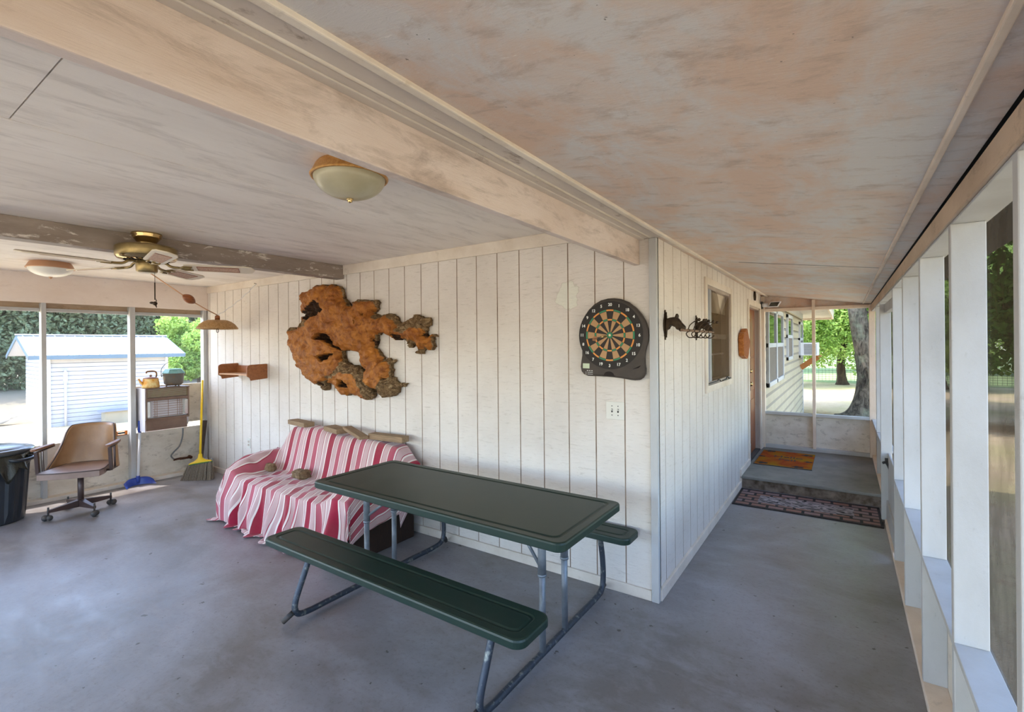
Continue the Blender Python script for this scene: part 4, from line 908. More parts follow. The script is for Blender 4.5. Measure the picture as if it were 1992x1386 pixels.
# ---- root sculpture on the wall
def sculpture():
    O = [(255,240),(300,200),(355,190),(420,160),(450,135),(520,122),(560,135),(600,125),(650,130),(690,175),(695,225),(700,265),(735,290),(750,340),(800,360),(835,345),(835,300),(870,285),(925,272),(960,285),(1000,290),(1040,282),(1060,310),(1045,350),(1050,390),(1010,425),(1060,440),(1120,435),(1180,425),(1230,430),(1255,470),(1290,520),(1330,505),(1390,480),(1440,440),(1470,432),(1500,450),(1515,470),(1550,465),(1590,465),(1605,500),(1590,550),(1560,580),(1555,620),(1580,670),(1610,670),(1645,638),(1660,655),(1620,705),(1640,760),(1645,780),(1600,810),(1560,790),(1540,810),(1515,860),(1465,855),(1490,800),(1460,740),(1440,740),(1395,800),(1385,750),(1365,690),(1320,690),(1270,705),(1215,670),(1150,635),(1090,640),(1045,650),(1045,720),(1030,780),(1060,810),(1100,860),(1110,905),(1160,890),(1215,910),(1235,925),(1205,965),(1200,1040),(1195,1095),(1230,1100),(1270,1150),(1340,1155),(1345,1175),(1280,1200),(1275,1250),(1200,1300),(1090,1305),(1075,1240),(1045,1215),(1015,1200),(1030,1270),(1000,1325),(950,1325),(870,1290),(800,1270),(740,1285),(690,1270),(640,1220),(600,1160),(560,1120),(545,1150),(550,1220),(520,1235),(480,1190),(460,1168),(400,1155),(330,1120),(290,1050),(240,980),(205,890),(190,840),(140,770),(135,720),(145,690),(120,640),(140,590),(180,565),(225,585),(270,560),(300,490),(305,430),(275,370),(290,320),(265,270)]
    HO = [(697,815),(760,815),(800,826),(860,838),(882,870),(885,930),(905,975),(940,1015),(930,1040),(880,985),(820,955),(750,945),(720,915),(705,870)]
    pits = [([(490,690),(540,620),(610,645),(660,660),(680,740),(710,790),(690,820),(640,770),(580,710),(520,710)], 1.0), ([(495,860),(560,855),(650,835),(620,900),(570,930),(535,915)], 1.0),
            ([(885,500),(915,495),(905,540)], 0.9), ([(720,1100),(770,1110),(815,1150),(810,1190),(740,1190),(705,1165)], 1.0), ([(1020,690),(1040,660),(1040,760),(1020,760)], 1.0),
            ([(1220,650),(1270,620),(1290,650),(1350,650),(1350,690),(1270,700)], 0.6), ([(945,1040),(960,1080),(1000,1190),(985,1195),(935,1060)], 1.0), ([(1540,600),(1560,600),(1580,670),(1545,670)], 0.9), ([(300,290),(345,275),(310,310),(285,350),(280,320)], 0.8), ([(1140,1080),(1160,1085),(1190,1110),(1150,1120)], 0.8), ([(940,430),(970,430),(975,455),(945,455)], 0.9), ([(480,1140),(520,1120),(540,1180),(510,1200)], 0.5), ([(730,300),(750,300),(800,350),(780,360),(740,340)], .7)]
    barks = [([(300,420),(360,385),(430,330),(490,285),(545,330),(565,390),(490,445),(410,495),(340,470),(300,470)], 2), ([(1290,520),(1390,470),(1440,430),(1620,440),(1620,560),(1555,590),(1530,575),(1440,580),(1360,625),(1290,610)], 1),
             ([(1100,1180),(1150,1100),(1230,1095),(1360,1150),(1360,1190),(1270,1320),(1070,1320),(1070,1230)], 1), ([(710,920),(800,950),(900,990),(960,1060),(1020,1200),(1030,1330),(950,1330),(940,1230),(900,1110),(840,1040),(740,1040),(690,1070),(600,1110),(560,1130),(560,1090),(650,1060),(700,1000)], 1),
             ([(225,590),(300,480),(410,495),(370,560),(290,580)], 1), ([(840,270),(1060,270),(1070,360),(1040,350),(1030,300),(900,300),(850,340)], 1), ([(1000,430),(1240,420),(1300,530),(1270,540),(1200,450),(1100,470),(1090,500),(1040,480)], 1), ([(1110,890),(1240,900),(1240,980),(1200,980),(1180,920),(1120,945)], 1), ([(1370,680),(1440,710),(1450,760),(1380,800)], 1), ([(120,560),(220,560),(220,600),(140,620)], 1), ([(470,1150),(560,1120),(560,1240),(480,1240)], 1), ([(1460,800),(1560,790),(1540,870),(1450,870)], 1)]
    def inside(P, X, Y):
        P = np.array(P, float); r = np.zeros(X.shape, bool); n = len(P)
        for i in range(n):
            x1, y1 = P[i]; x2, y2 = P[(i + 1) % n]
            if y1 == y2: continue
            c = ((Y >= min(y1, y2)) & (Y < max(y1, y2))) & (X < (x2 - x1) * (Y - y1) / (y2 - y1) + x1); r ^= c
        return r
    def dist(P, X, Y):
        P = np.array(P, float); d = np.full(X.shape, 1e9); n = len(P)
        for i in range(n):
            a = P[i]; b = P[(i + 1) % n]; ab = b - a; t = np.clip(((X - a[0]) * ab[0] + (Y - a[1]) * ab[1]) / (ab @ ab), 0, 1)
            d = np.minimum(d, np.hypot(X - a[0] - t * ab[0], Y - a[1] - t * ab[1]))
        return d
    st = 5.0; gx = np.arange(100, 1680, st); gy = np.arange(105, 1345, st); X, Y = np.meshgrid(gx, gy, indexing='ij')
    r = np.random.default_rng(5)
    def vn(s, seed):
        rr = np.random.default_rng(seed); G = rr.random((int(1700 / s) + 4, int(1400 / s) + 4)); fx = X / s; fy = Y / s; ix = fx.astype(int); iy = fy.astype(int); u = fx - ix; v = fy - iy; u = u * u * (3 - 2 * u); v = v * v * (3 - 2 * v)
        return (G[ix, iy] * (1 - u) + G[ix + 1, iy] * u) * (1 - v) + (G[ix, iy + 1] * (1 - u) + G[ix + 1, iy + 1] * u) * v
    WX = X + (vn(26, 1) - 0.5) * 22; WY = Y + (vn(26, 2) - 0.5) * 22
    ins = inside(O, WX, WY) & ~inside(HO, WX, WY)
    d = np.minimum(dist(O, WX, WY), dist(HO, WX, WY))
    h = 0.035 + 0.085 * (1 - np.exp(-d / 42)) + 0.05 * (vn(170, 3) - 0.4) + 0.028 * (vn(70, 4) - 0.5) + 0.012 * (vn(30, 6) - 0.5) + 0.006 * (vn(13, 7) - .5)
    bk = np.zeros(X.shape)
    for P, kd in barks:
        i2 = inside(P, WX, WY); bk[i2] = kd; soft = np.clip(dist(P, WX, WY) / 18, 0, 1) * i2
        rid = np.abs(vn(20, 8) - 0.5) * 2; h = h + soft * (0.03 * (rid - 0.5) - (0.035 if kd == 2 else 0.008))
    for P, k in pits:
        i2 = inside(P, WX, WY); dd = dist(P, WX, WY); s_ = np.clip(dd / 16, 0, 1) * i2; h = h - k * s_ * (h - 0.012) * 0.92; bk[i2 & (dd > 3)] = 2
        lip = np.exp(-(dd / 14) ** 2) * (~i2); h = h + 0.010 * lip
    h = np.maximum(h, 0.012)
    cell = ins[:-1, :-1] & ins[1:, :-1] & ins[:-1, 1:] & ins[1:, 1:]
    idx = -np.ones(X.shape, int); vs = []; fs = []; mi = []
    base = {}
    use = np.zeros(X.shape, bool); use[:-1, :-1] |= cell; use[1:, :-1] |= cell; use[:-1, 1:] |= cell; use[1:, 1:] |= cell
    org = on_y(530 + 850 / 5.331, 530 + 700 / 5.331, -0.02)
    for i, j in zip(*np.nonzero(use)):
        p = on_y(530 + X[i, j] / 5.331, 530 + Y[i, j] / 5.331, -0.085)
        idx[i, j] = len(vs); vs.append((p.x, -0.018 - h[i, j], p.z)); vs.append((p.x, -0.010, p.z))
    ci, cj = np.nonzero(cell)
    for i, j in zip(ci, cj):
        a, b, c_, d_ = idx[i, j], idx[i + 1, j], idx[i + 1, j + 1], idx[i, j + 1]; k = int(bk[i, j])
        fs.append((a, b, c_, d_)); mi.append(k); fs.append((d_ + 1, c_ + 1, b + 1, a + 1)); mi.append(k)
        for (di, dj, p, q) in ((0, -1, a, b), (1, 0, b, c_), (0, 1, c_, d_), (-1, 0, d_, a)):
            ni, nj = i + di, j + dj
            if not (0 <= ni < cell.shape[0] and 0 <= nj < cell.shape[1] and cell[ni, nj]): fs.append((p, p + 1, q + 1, q)); mi.append(1 if k == 0 else k)
    m = MB(); m.v = vs; m.f = fs; m.mi = mi; m.sm = [True] * len(fs)
    t = NT('burl_wood'); n1 = t.noise(9, (1, 1, 1), 7, 0.65, 0.6); n2 = t.noise(15, (1, 1, 1), 7, 0.65, 1.2); n3 = t.noise(70, (1, 1, 1), 4)
    c = t.mix(t.ramp(n1, [(0.35, 0.0), (0.65, 1.0)]), '#8a5020', '#b2722e'); c = t.mix(t.ramp(n2, [(0.48, 0.0), (0.66, 0.7)]), c, '#5f2e10'); c = t.mix(t.ramp(n3, [(0.6, 0), (0.75, 0.5)]), c, '#b8793c')
    t.bsdf(c, 0.55, 0, 0.25, t.math('ADD', n2, t.math('MULTIPLY', n3, 0.3)), 0.6, 0.014)
    t2 = NT('grey_bark_edge'); n1 = t2.noise(22, (1, 1, 1), 7, 0.7, 1.5); c2 = t2.ramp(n1, [(0.32, '#3a291c'), (0.5, '#7d6345'), (0.66, '#ab9370')]); t2.bsdf(c2, 0.8, 0, 0.2, n1, 0.9, 0.015)
    t3 = NT('dark_burl_hollow'); n1 = t3.noise(26, (1, 1, 1), 7, 0.7, 1.0); c3 = t3.ramp(n1, [(0.4, '#21150e'), (0.62, '#4a3220'), (0.75, '#6b6154')]); t3.bsdf(c3, 0.85, 0, 0.2, n1, 0.8, 0.012)
    o = m.build('root_burl', [t.m, t2.m, t3.m]); tag(o, 'large orange brown root burl with branching arms hung on the back wall', 'wood sculpture')
sculpture()

# ---- dartboard
db = empty('dartboard', (-0.275, -0.004, 1.672)); tag(db, 'electronic dartboard with dark surround and green and orange rings', 'dartboard')
db.rotation_euler = (0, R_(1.0), 0)
S = 0.000431
crop = [(58,640),(62,560),(85,450),(135,340),(205,245),(300,160),(410,105),(520,82),(620,80),(730,98),(850,150),(960,235),(1045,330),(1105,430),(1140,540),(1152,640),(1145,720),(1125,800),(1108,880),(1100,960),(1105,1060),(1116,1130),(1112,1200),(1080,1260),(1030,1295),(960,1306),(880,1300),(760,1285),(620,1274),(500,1270),(300,1272),(200,1272),(135,1250),(90,1205),(76,1140),(85,1060),(100,960),(100,880),(85,800),(65,720)]
ol = [((x - 600) * S, -(y - 640) * S) for x, y in reversed(crop)]
m = MB(); n = len(ol)
def ringo(k, y): return [(x * k, y, z * k) for x, z in ol]
R4 = [ringo(0.985, 0.0), ringo(1.0, -0.008), ringo(1.0, -0.026), ringo(0.985, -0.034), ringo(0.955, -0.036)]
m.add([v for q in R4 for v in q], [(k * n + i, k * n + (i + 1) % n, (k + 1) * n + (i + 1) % n, (k + 1) * n + i) for k in range(4) for i in range(n)])
m.f.append(tuple(range(4 * n, 5 * n))); m.mi.append(0); m.sm.append(False); m.f.append(tuple(reversed(range(n)))); m.mi.append(0); m.sm.append(False)
m.build('surround', simple('dark_taupe_plastic', '#40362f', 0.6, var='#332b26', scale=10), db)
cxd, czd = -0.014, 0.0
m = MB(); R1 = 0.222; P = [(cxd + R1 * math.cos(2 * PI * k / 72), czd + R1 * math.sin(2 * PI * k / 72)) for k in range(72)]
m.prism(P, XZ, -0.0365, -0.030); m.build('number_ring', simple('number_ring_plastic', '#1e1712', 0.65), db)
m = MB(); m.v = []
def sector(r0, r1, a0, a1, y, mi_):
    m.mat(mi_); q = 5; A_ = [a0 + (a1 - a0) * k / q for k in range(q + 1)]
    vs = [(cxd + r0 * math.sin(a), y, czd + r0 * math.cos(a)) for a in A_] + [(cxd + r1 * math.sin(a), y, czd + r1 * math.cos(a)) for a in A_] + [(cxd + r0 * math.sin(a), y + 0.006, czd + r0 * math.cos(a)) for a in A_] + [(cxd + r1 * math.sin(a), y + 0.006, czd + r1 * math.cos(a)) for a in A_]
    n_ = q + 1
    m.add(vs, [(k, k + 1, n_ + k + 1, n_ + k) for k in range(q)] + [(n_ + k, n_ + k + 1, 3 * n_ + k + 1, 3 * n_ + k) for k in range(q)])
for k in range(20):
    a0 = (k - 0.5) * PI / 10 + 0.006; a1 = (k + 0.5) * PI / 10 - 0.006; ev = k % 2 == 0
    sector(0.022, 0.094, a0, a1, -0.0385, 0 if ev else 1); sector(0.096, 0.106, a0, a1, -0.0395, 2 if ev else 3)
    sector(0.108, 0.156, a0, a1, -0.0385, 0 if ev else 1); sector(0.158, 0.168, a0, a1, -0.0395, 2 if ev else 3)
for r0, r1, mi_ in ((0.009, 0.020, 3), (0.0, 0.008, 4)):
    for k in range(8): sector(r0, r1, k * PI / 4, (k + 1) * PI / 4, -0.040, mi_)
m.build('scoring_face', [simple('dart_black', '#1c130e', 0.6), simple('dart_tan', '#b28a5f', 0.6), simple('dart_orange', '#d98c3c', 0.5), simple('dart_green', '#1f7a52', 0.5), simple('dart_cream', '#e8ddb8', 0.5)], db)
def text(s, size, mat, parent, loc, rot, name='lettering', depth=0.0008):
    cu = bpy.data.curves.new(name, 'FONT'); cu.body = s; cu.size = size; cu.align_x = 'CENTER'; cu.align_y = 'CENTER'; cu.extrude = depth; cu.offset = size * 0.02
    o = bpy.data.objects.new(name, cu); C.objects.link(o); dg = bpy.context.evaluated_depsgraph_get(); me = bpy.data.meshes.new_from_object(o.evaluated_get(dg)); bpy.data.objects.remove(o)
    me.materials.clear(); me.materials.append(M[mat] if isinstance(mat, str) else mat); o = bpy.data.objects.new(name, me); C.objects.link(o); o.parent = parent; o.location = loc; o.rotation_euler = rot; return o
M['num'] = simple('number_white', '#e9e9e4', 0.5)
for k, s in enumerate('20 1 18 4 13 6 10 15 2 17 3 19 7 16 8 11 14 9 12 5'.split()):
    a = k * PI / 10; text(s, 0.027, 'num', db, (cxd + 0.199 * math.sin(a), -0.0375, czd + 0.199 * math.cos(a)), (R_(90), 0, 0), 'number')
m = MB(); m.box(-0.205, -0.157, -0.0385, -0.03, -0.222, -0.189); m.build('display', simple('lcd_green', '#b6c3a4', 0.3), db)
m = MB(); A_ = [PI * k / 10 for k in range(11)]; m.prism([(0.035 * math.cos(a) - 0.018, -0.262 + 0.026 * math.sin(a)) for a in A_], XZ, -0.0375, -0.03); m.box(-0.06, 0.025, -0.040, -0.03, -0.266, -0.262); m.build('dart_tray', 'heater_dark', db)
m = MB()
for k in range(3): m.box(-0.175 + k * 0.016, -0.166 + k * 0.016, -0.0385, -0.03, -0.2385, -0.2345)
for r in range(2):
    for k in range(2): m.box(-0.187 + k * 0.012 + k * 0.004, -0.178 + k * 0.045, -0.0375, -0.03, -0.2485 - r * 0.012, -0.2465 - r * 0.012)
m.build('button', 'num', db)
m = MB()
for k in range(5): m.bar((0.145 + 0.008 * k, -0.037, -0.215 + 0.002 * k), (0.185 + 0.002 * k, -0.037, -0.195 + 0.001 * k), 0.003, 0.002)
m.build('speaker_slot', 'heater_dark', db)
da = empty('dart', (-0.29, -0.046, 1.672)); tag(da, 'single dart sticking out of the bullseye', 'dart')
m = MB(); m.tube([(0, 0, 0), (-0.012, -0.03, -0.006)], 0.0012, 6); m.tube([(-0.012, -0.03, -0.006), (-0.028, -0.075, -0.012)], [0.0055, 0.006], 10); m.build('barrel', 'polbrass', da)
m = MB(); m.tube([(-0.028, -0.075, -0.012), (-0.039, -0.105, -0.018)], 0.0035, 6); m.build('shaft', 'dgrey', da)
m = MB(); a, b = Vector((-0.036, -0.10, -0.017)), Vector((-0.052, -0.145, -0.025))
for t_ in (0, PI / 2):
    sd_ = Vector((math.cos(t_) * 0.016, 0, math.sin(t_) * 0.016)); m.add([a, b + sd_ * 0.6, (a + b) / 2 + sd_, a - (a - b) * 0, b - sd_ * 0.6, (a + b) / 2 - sd_], [(0, 2, 1, 4, 5)])
m.build('flight', simple('copper_flight', '#9a6a48', 0.5), da)

# ---- switch plate and outlet
sw = empty('switch_plate', (-0.272, -0.001, 1.178)); tag(sw, 'ivory double switch plate below the dartboard', 'light switch')
m = MB(); m.prism(rounded(-0.063, 0.063, -0.058, 0.058, 0.006), XZ, -0.006, 0.0); m.build('plate', 'plate', sw, bevel=0.002)
for sx in (-0.021, 0.021):
    m = MB(); m.box(sx - 0.005, sx + 0.005, -0.0066, -0.005, -0.012, 0.012)
    for zz in (-0.030, 0.030): m.tube([(sx, -0.0075, zz), (sx, -0.004, zz)], 0.0035, 8); m.build('screw', 'dgrey', sw)
for sx in (-0.021, 0.021): m = MB(); m.bar((sx, -0.005, 0.0), (sx, -0.016, 0.007), 0.008, 0.007); m.build('toggle', 'plate', sw)
ou = empty('wall_outlet', (-4.93, -0.001, 0.46)); tag(ou, 'small ivory wall outlet low on the back wall left of the sofa', 'outlet')
m = MB(); m.prism(rounded(-0.036, 0.036, -0.058, 0.058, 0.005), XZ, -0.006, 0.0); m.build('plate', 'plate', ou)
for zz in (-0.02, 0.02): m = MB(); m.prism(rounded(-0.016, 0.016, zz - 0.013, zz + 0.013, 0.006), XZ, -0.0085, -0.006); m.build('socket', 'ceramic', ou)

# ---- wall shelf
ws = empty('wall_shelf', (-4.85, 0, 1.33)); tag(ws, 'small brown wooden wall shelf with curved ends beside the windows', 'shelf')
side = [(0.0, 1.255), (-0.19, 1.238), (-0.20, 1.27), (-0.228, 1.285), (-0.232, 1.30), (-0.232, 1.385), (-0.222, 1.405), (-0.19, 1.416), (-0.01, 1.422), (0.0, 1.418)]
for x in (-5.185, -4.525): m = MB(); m.prism(side, YZ, x, x + 0.018); rel(m, ws).build('end_panel', 'shelf', ws, bevel=0.003)
m = MB(); m.box(-5.167, -4.525, -0.018, -0.001, 1.30, 1.395); rel(m, ws).build('back_panel', 'shelf', ws, bevel=0.002)
n = 16; P = [(-5.167, -0.018), (-5.167, -0.225)] + [(-5.167 + 0.642 * k / n, -0.225 + 0.03 * math.sin(PI * k / n)) for k in range(1, n)] + [(-4.525, -0.225), (-4.525, -0.018)]
m = MB(); m.prism(P, XYZ, 1.292, 1.308); rel(m, ws).build('shelf_board', 'shelf_in', ws, bevel=0.002)

# ---- coat rack with horse heads
cr = empty('coat_rack', (0.0, 0.58, 1.735)); tag(cr, 'dark metal coat rack of two horse heads biting a hooked rod', 'coat rack')
def hp(x, y): return ((x - 380) * 0.000225 + 0.008, 1.836 - (y - 205) * 0.00022)
HD = [(370,480),(430,470),(520,442),(620,430),(655,435),(690,345),(715,335),(735,365),(715,445),(760,485),(800,540),(850,615),(900,670),(940,720),(945,760),(930,800),(870,822),(830,790),(812,775),(830,850),(800,862),(770,815),(720,810),(690,780),(680,745),(620,715),(570,690),(540,672),(500,690),(450,740),(425,800),(370,830)]
for yy in (0.178, 0.985):
    m = MB(); hd = [hp(x, y) for x, y in reversed(HD)]; nn = len(hd)
    cxx = sum(p[0] for p in hd) / nn; czz = sum(p[1] for p in hd) / nn
    rr_ = []
    for k, (sc, t_) in enumerate(((0.82, -0.026), (0.95, -0.020), (1.0, -0.008), (1.0, 0.008), (0.95, 0.020), (0.82, 0.026))):
        rr_ += [(x * sc + cxx * (1 - sc), yy + t_, z * sc + czz * (1 - sc)) for x, z in hd]
    m.add(rr_, [(k * nn + i, k * nn + (i + 1) % nn, (k + 1) * nn + (i + 1) % nn, (k + 1) * nn + i) for k in range(5) for i in range(nn)], True)
    m.f.append(tuple(range(nn))); m.f.append(tuple(range(5 * nn, 6 * nn))); m.mi += [0, 0]; m.sm += [False, False]
    rel(m, cr).build('horse_head', 'iron', cr)
    m = MB(); pl = [(0, 0.099), (0.008, 0.094), (0.006, 0.075), (0.016, 0.068), (0.014, 0.058), (0.030, 0.03), (0.034, 0.0), (0.030, -0.03), (0.014, -0.062), (0.016, -0.072), (0.006, -0.08), (0.008, -0.094), (0, -0.099)]
    P = [(yy + a, 1.737 + b) for a, b in pl] + [(yy - a, 1.737 + b) for a, b in reversed(pl[1:-1])]
    m.prism(P, YZ, 0.001, 0.009); P2 = [(yy + a * 0.7, 1.737 + b * 0.85) for a, b in pl] + [(yy - a * 0.7, 1.737 + b * 0.85) for a, b in reversed(pl[1:-1])]; m.prism(P2, YZ, 0.009, 0.016)
    rel(m, cr).build('back_plate', 'iron', cr, bevel=0.002)
rx_, rz_ = 0.122, 1.700
m = MB(); m.tube([(rx_, 0.13, rz_), (rx_, 1.03, rz_)], 0.0085, 12); rel(m, cr).build('rod', 'rod', cr)
for k in range(5):
    y = 0.29 + k * 0.135
    m = MB(); m.tube(bezier([(rx_, y, rz_ + 0.008), (rx_ + 0.01, y + 0.004, rz_ + 0.035), (rx_ + 0.035, y + 0.015, rz_ + 0.058), (rx_ + 0.058, y + 0.02, rz_ + 0.066)], 5), 0.0035, 8); m.sphere((rx_ + 0.064, y + 0.022, rz_ + 0.070), 0.011, 12, 8)
    m.tube(bezier([(rx_, y, rz_ - 0.006), (rx_ - 0.012, y - 0.004, rz_ - 0.022), (rx_ + 0.002, y, rz_ - 0.045), (rx_ + 0.028, y + 0.004, rz_ - 0.046), (rx_ + 0.042, y + 0.006, rz_ - 0.034)], 5), 0.0035, 8); m.sphere((rx_ + 0.044, y + 0.006, rz_ - 0.031), 0.006, 10, 6)
    m.tube([(rx_, y - 0.006, rz_), (rx_, y + 0.006, rz_)], 0.0115, 10); rel(m, cr).build('hook', 'iron', cr)

# ---- log slice, horseshoe, flood light
ls = empty('log_slice', (0.0, 3.03, 1.60)); tag(ls, 'varnished live-edge log slice on the wall between window and door', 'wood slice')
P = []
for k in range(40): a = 2 * PI * k / 40; r = 1 + 0.07 * math.sin(5 * a + 1) + 0.06 * abs(math.sin(6 * a)) - 0.03; P.append((0.205 * r * math.cos(a), 0.165 * r * math.sin(a)))
m = MB(); m.prism(P, YZ, 0.004, 0.060); 
m.build('slab', 'slice_edge', ls, bevel=0.006); m = MB(); m.prism([(a * 0.94, b * 0.94) for a, b in P], YZ, 0.058, 0.062); m.build('polished_face', 'slice', ls)
m = MB(); m.tube(bezier([(0.014, 3.985, 2.17), (0.014, 3.96, 2.215), (0.014, 3.975, 2.265), (0.014, 4.01, 2.285), (0.014, 4.045, 2.265), (0.014, 4.06, 2.215), (0.014, 4.035, 2.17)], 6), 0.009, 8)
tag(m.build('horseshoe', 'iron'), 'rusty horseshoe nailed above the door', 'horseshoe')
fl = empty('flood_light', (0.045, 4.62, 2.14)); tag(fl, 'white flood light at the corner beside the door', 'flood light')
m = MB(); m.box(-0.04, -0.015, -0.02, 0.05, -0.05, 0.05); m.build('junction_box', 'dgrey', fl)
m = MB(); m.tube([(-0.02, 0, 0), (0.05, 0, 0.0)], 0.028, 12); m.build('bracket', 'whiteplastic', fl)
m = MB(); q = [(-0.065, 0.0, -0.035), (0.065, 0.0, -0.035), (0.065, 0.05, 0.05), (-0.065, 0.05, 0.05)]
m = MB(); m.prism([(-0.05, -0.032), (0.075, -0.032), (0.115, 0.040), (-0.01, 0.040)], XZ, -0.045, 0.03); rel_ = m.build('lamp_housing', 'whiteplastic', fl, bevel=0.004); rel_.location = (0.10, 0, 0)
m = MB(); m.prism([(-0.036, -0.024), (0.070, -0.024), (0.100, 0.032), (-0.005, 0.032)], XZ, -0.048, -0.044); g_ = m.build('glass', 'glass', fl); g_.location = (0.10, 0, 0)

# ---- mats
def mat_brick():
    t = NT('brick_pattern_rubber_mat'); v = t.n('ShaderNodeMapping'); v.inputs['Scale'].default_value = (1, 1, 1); t.l(t.co.outputs['Object'], v.inputs[0])
    b = t.n('ShaderNodeTexBrick'); b.inputs['Scale'].default_value = 1.0; b.inputs['Mortar Size'].default_value = 0.012; b.inputs['Brick Width'].default_value = 0.15; b.inputs['Row Height'].default_value = 0.092; b.inputs['Mortar Smooth'].default_value = 0.0
    b.inputs['Color1'].default_value = (*lin('#86777b'), 1); b.inputs['Color2'].default_value = (*lin('#855c4e'), 1); b.inputs['Mortar'].default_value = (*lin('#17151a'), 1); t.l(v.outputs[0], b.inputs[0])
    wv = t.n('ShaderNodeTexWave'); wv.wave_type = 'RINGS'; wv.inputs['Scale'].default_value = 5.0; wv.inputs['Distortion'].default_value = 9; wv.inputs['Detail'].default_value = 1.5; wv.inputs['Detail Scale'].default_value = 2.2; t.l(t.vec((1, 1.6, 1)), wv.inputs[0])
    sc = t.ramp(wv.outputs['Fac'], [(0.30, '#17151a'), (0.36, '#8f8a8f'), (0.9, '#a3979a')])
    sx = t.n('ShaderNodeSeparateXYZ'); t.l(t.co.outputs['Object'], sx.inputs[0])
    ax = t.math('ABSOLUTE', sx.outputs[0]); ay = t.math('ABSOLUTE', sx.outputs[1])
    inn = t.math('MULTIPLY', t.math('LESS_THAN', ax, 0.40), t.math('LESS_THAN', ay, 0.13))
    c = t.mix(inn, b.outputs[0], sc)
    edge = t.math('MAXIMUM', t.math('GREATER_THAN', ax, 0.585), t.math('GREATER_THAN', ay, 0.290)); c = t.mix(edge, c, '#141316')
    c = t.mix(t.ramp(t.noise(6), [(0.4, 0.0), (0.75, 0.35)]), c, '#5b4a40')
    t.bsdf(c, 0.7, 0, 0.3, b.outputs['Fac'], 0.5, 0.004); return t.m
m = MB(); m.box(-0.607, 0.607, -0.305, 0.305, 0, 0.007); o = m.build('door_mat', mat_brick(), bevel=0.003); o.location = (0.635, 2.545, 0.001); o.rotation_euler = (0, 0, R_(0.5))
tag(o, 'long rubber mat with brick and scroll pattern below the step', 'door mat')
def mat_orange():
    t = NT('orange_sunset_mat'); n = t.noise(3.2, (1, 1, 1), 4, 0.5, 0.3); c = t.ramp(n, [(0.36, '#8a680e'), (0.47, '#945814'), (0.56, '#8a3a18'), (0.68, '#96501a')])
    t.bsdf(c, 0.95, 0, 0.1, t.noise(200), 0.4, 0.002); return t.m
om = empty('welcome_mat', (0.35, 4.0, 0.131)); tag(om, 'orange and yellow patterned mat with dark leaves in front of the door', 'door mat')
m = MB(); m.box(-0.30, 0.30, -0.45, 0.45, 0, 0.008); m.build('pile', mat_orange(), om, bevel=0.002)
m = MB(); m.box(-0.305, 0.305, -0.455, -0.445, 0, 0.0085); m.box(-0.305, -0.298, -0.45, 0.45, 0, 0.0085); m.build('edging', 'rubber', om)
m = MB()
M['leafp'] = simple('dark_leaf_print', '#1d1712', 0.9)
for (cx_, cy_, s_) in ((-0.21, 0.40, 0.07), (-0.27, 0.02, 0.045), (-0.22, -0.36, 0.07), (0.22, 0.34, 0.07), (0.25, -0.05, 0.05), (0.16, -0.39, 0.07)):
    P = []
    for k in range(30): a = 2 * PI * k / 30; r = s_ * (0.55 + 0.45 * abs(math.sin(2.5 * a))); P.append((cx_ + r * math.cos(a), cy_ + r * math.sin(a) * 0.75))
    m = MB(); m.prism(P, XYZ, 0.0075, 0.0088); m.build('leaf_print', 'leafp', om)
M['ink'] = simple('brown_print', '#4a2c14', 0.9)
for k, (s_, yy) in enumerate((('Hello', 0.16), ('Fall', 0.0))): text(s_, 0.15, 'ink', om, (0.02, yy - 0.06, 0.0085), (0, 0, 0), 'lettering', 0.0004)

# ---- ceiling fan
FC = (-3.02, -1.66)
fn = empty('ceiling_fan', (FC[0], FC[1], ZC)); tag(fn, 'antique brass ceiling fan with five cane-inlaid blades', 'ceiling fan')
m = MB(); m.lathe([(0.001, 0), (0.088, 0), (0.090, -0.010), (0.083, -0.020), (0.085, -0.026), (0.078, -0.034), (0.058, -0.060), (0.050, -0.068), (0.052, -0.072), (0.03, -0.08), (0.001, -0.08)], 40); m.build('canopy', 'polbrass', fn)
m = MB(); m.lathe([(0.001, -0.075), (0.10, -0.078), (0.165, -0.092), (0.177, -0.102), (0.178, -0.108), (0.178, -0.162), (0.172, -0.170), (0.001, -0.172)], 48); m.build('motor_housing', 'brass', fn)
m = MB(); m.lathe([(0.174, -0.168), (0.165, -0.180), (0.11, -0.190), (0.06, -0.192), (0.001, -0.192)], 48); m.build('lower_plate', 'polbrass', fn)
m = MB()
for k in range(24): a = 2 * PI * k / 24; m.bar((0.07 * math.cos(a), 0.07 * math.sin(a), -0.193), (0.13 * math.cos(a), 0.13 * math.sin(a), -0.189), 0.006, 0.004)
m.build('vent_slot', 'heater_dark', fn)
m = MB(); m.lathe([(0.001, -0.19), (0.062, -0.19), (0.064, -0.215), (0.062, -0.262), (0.055, -0.270), (0.03, -0.272), (0.001, -0.272)], 32); m.build('switch_housing', 'brass', fn)
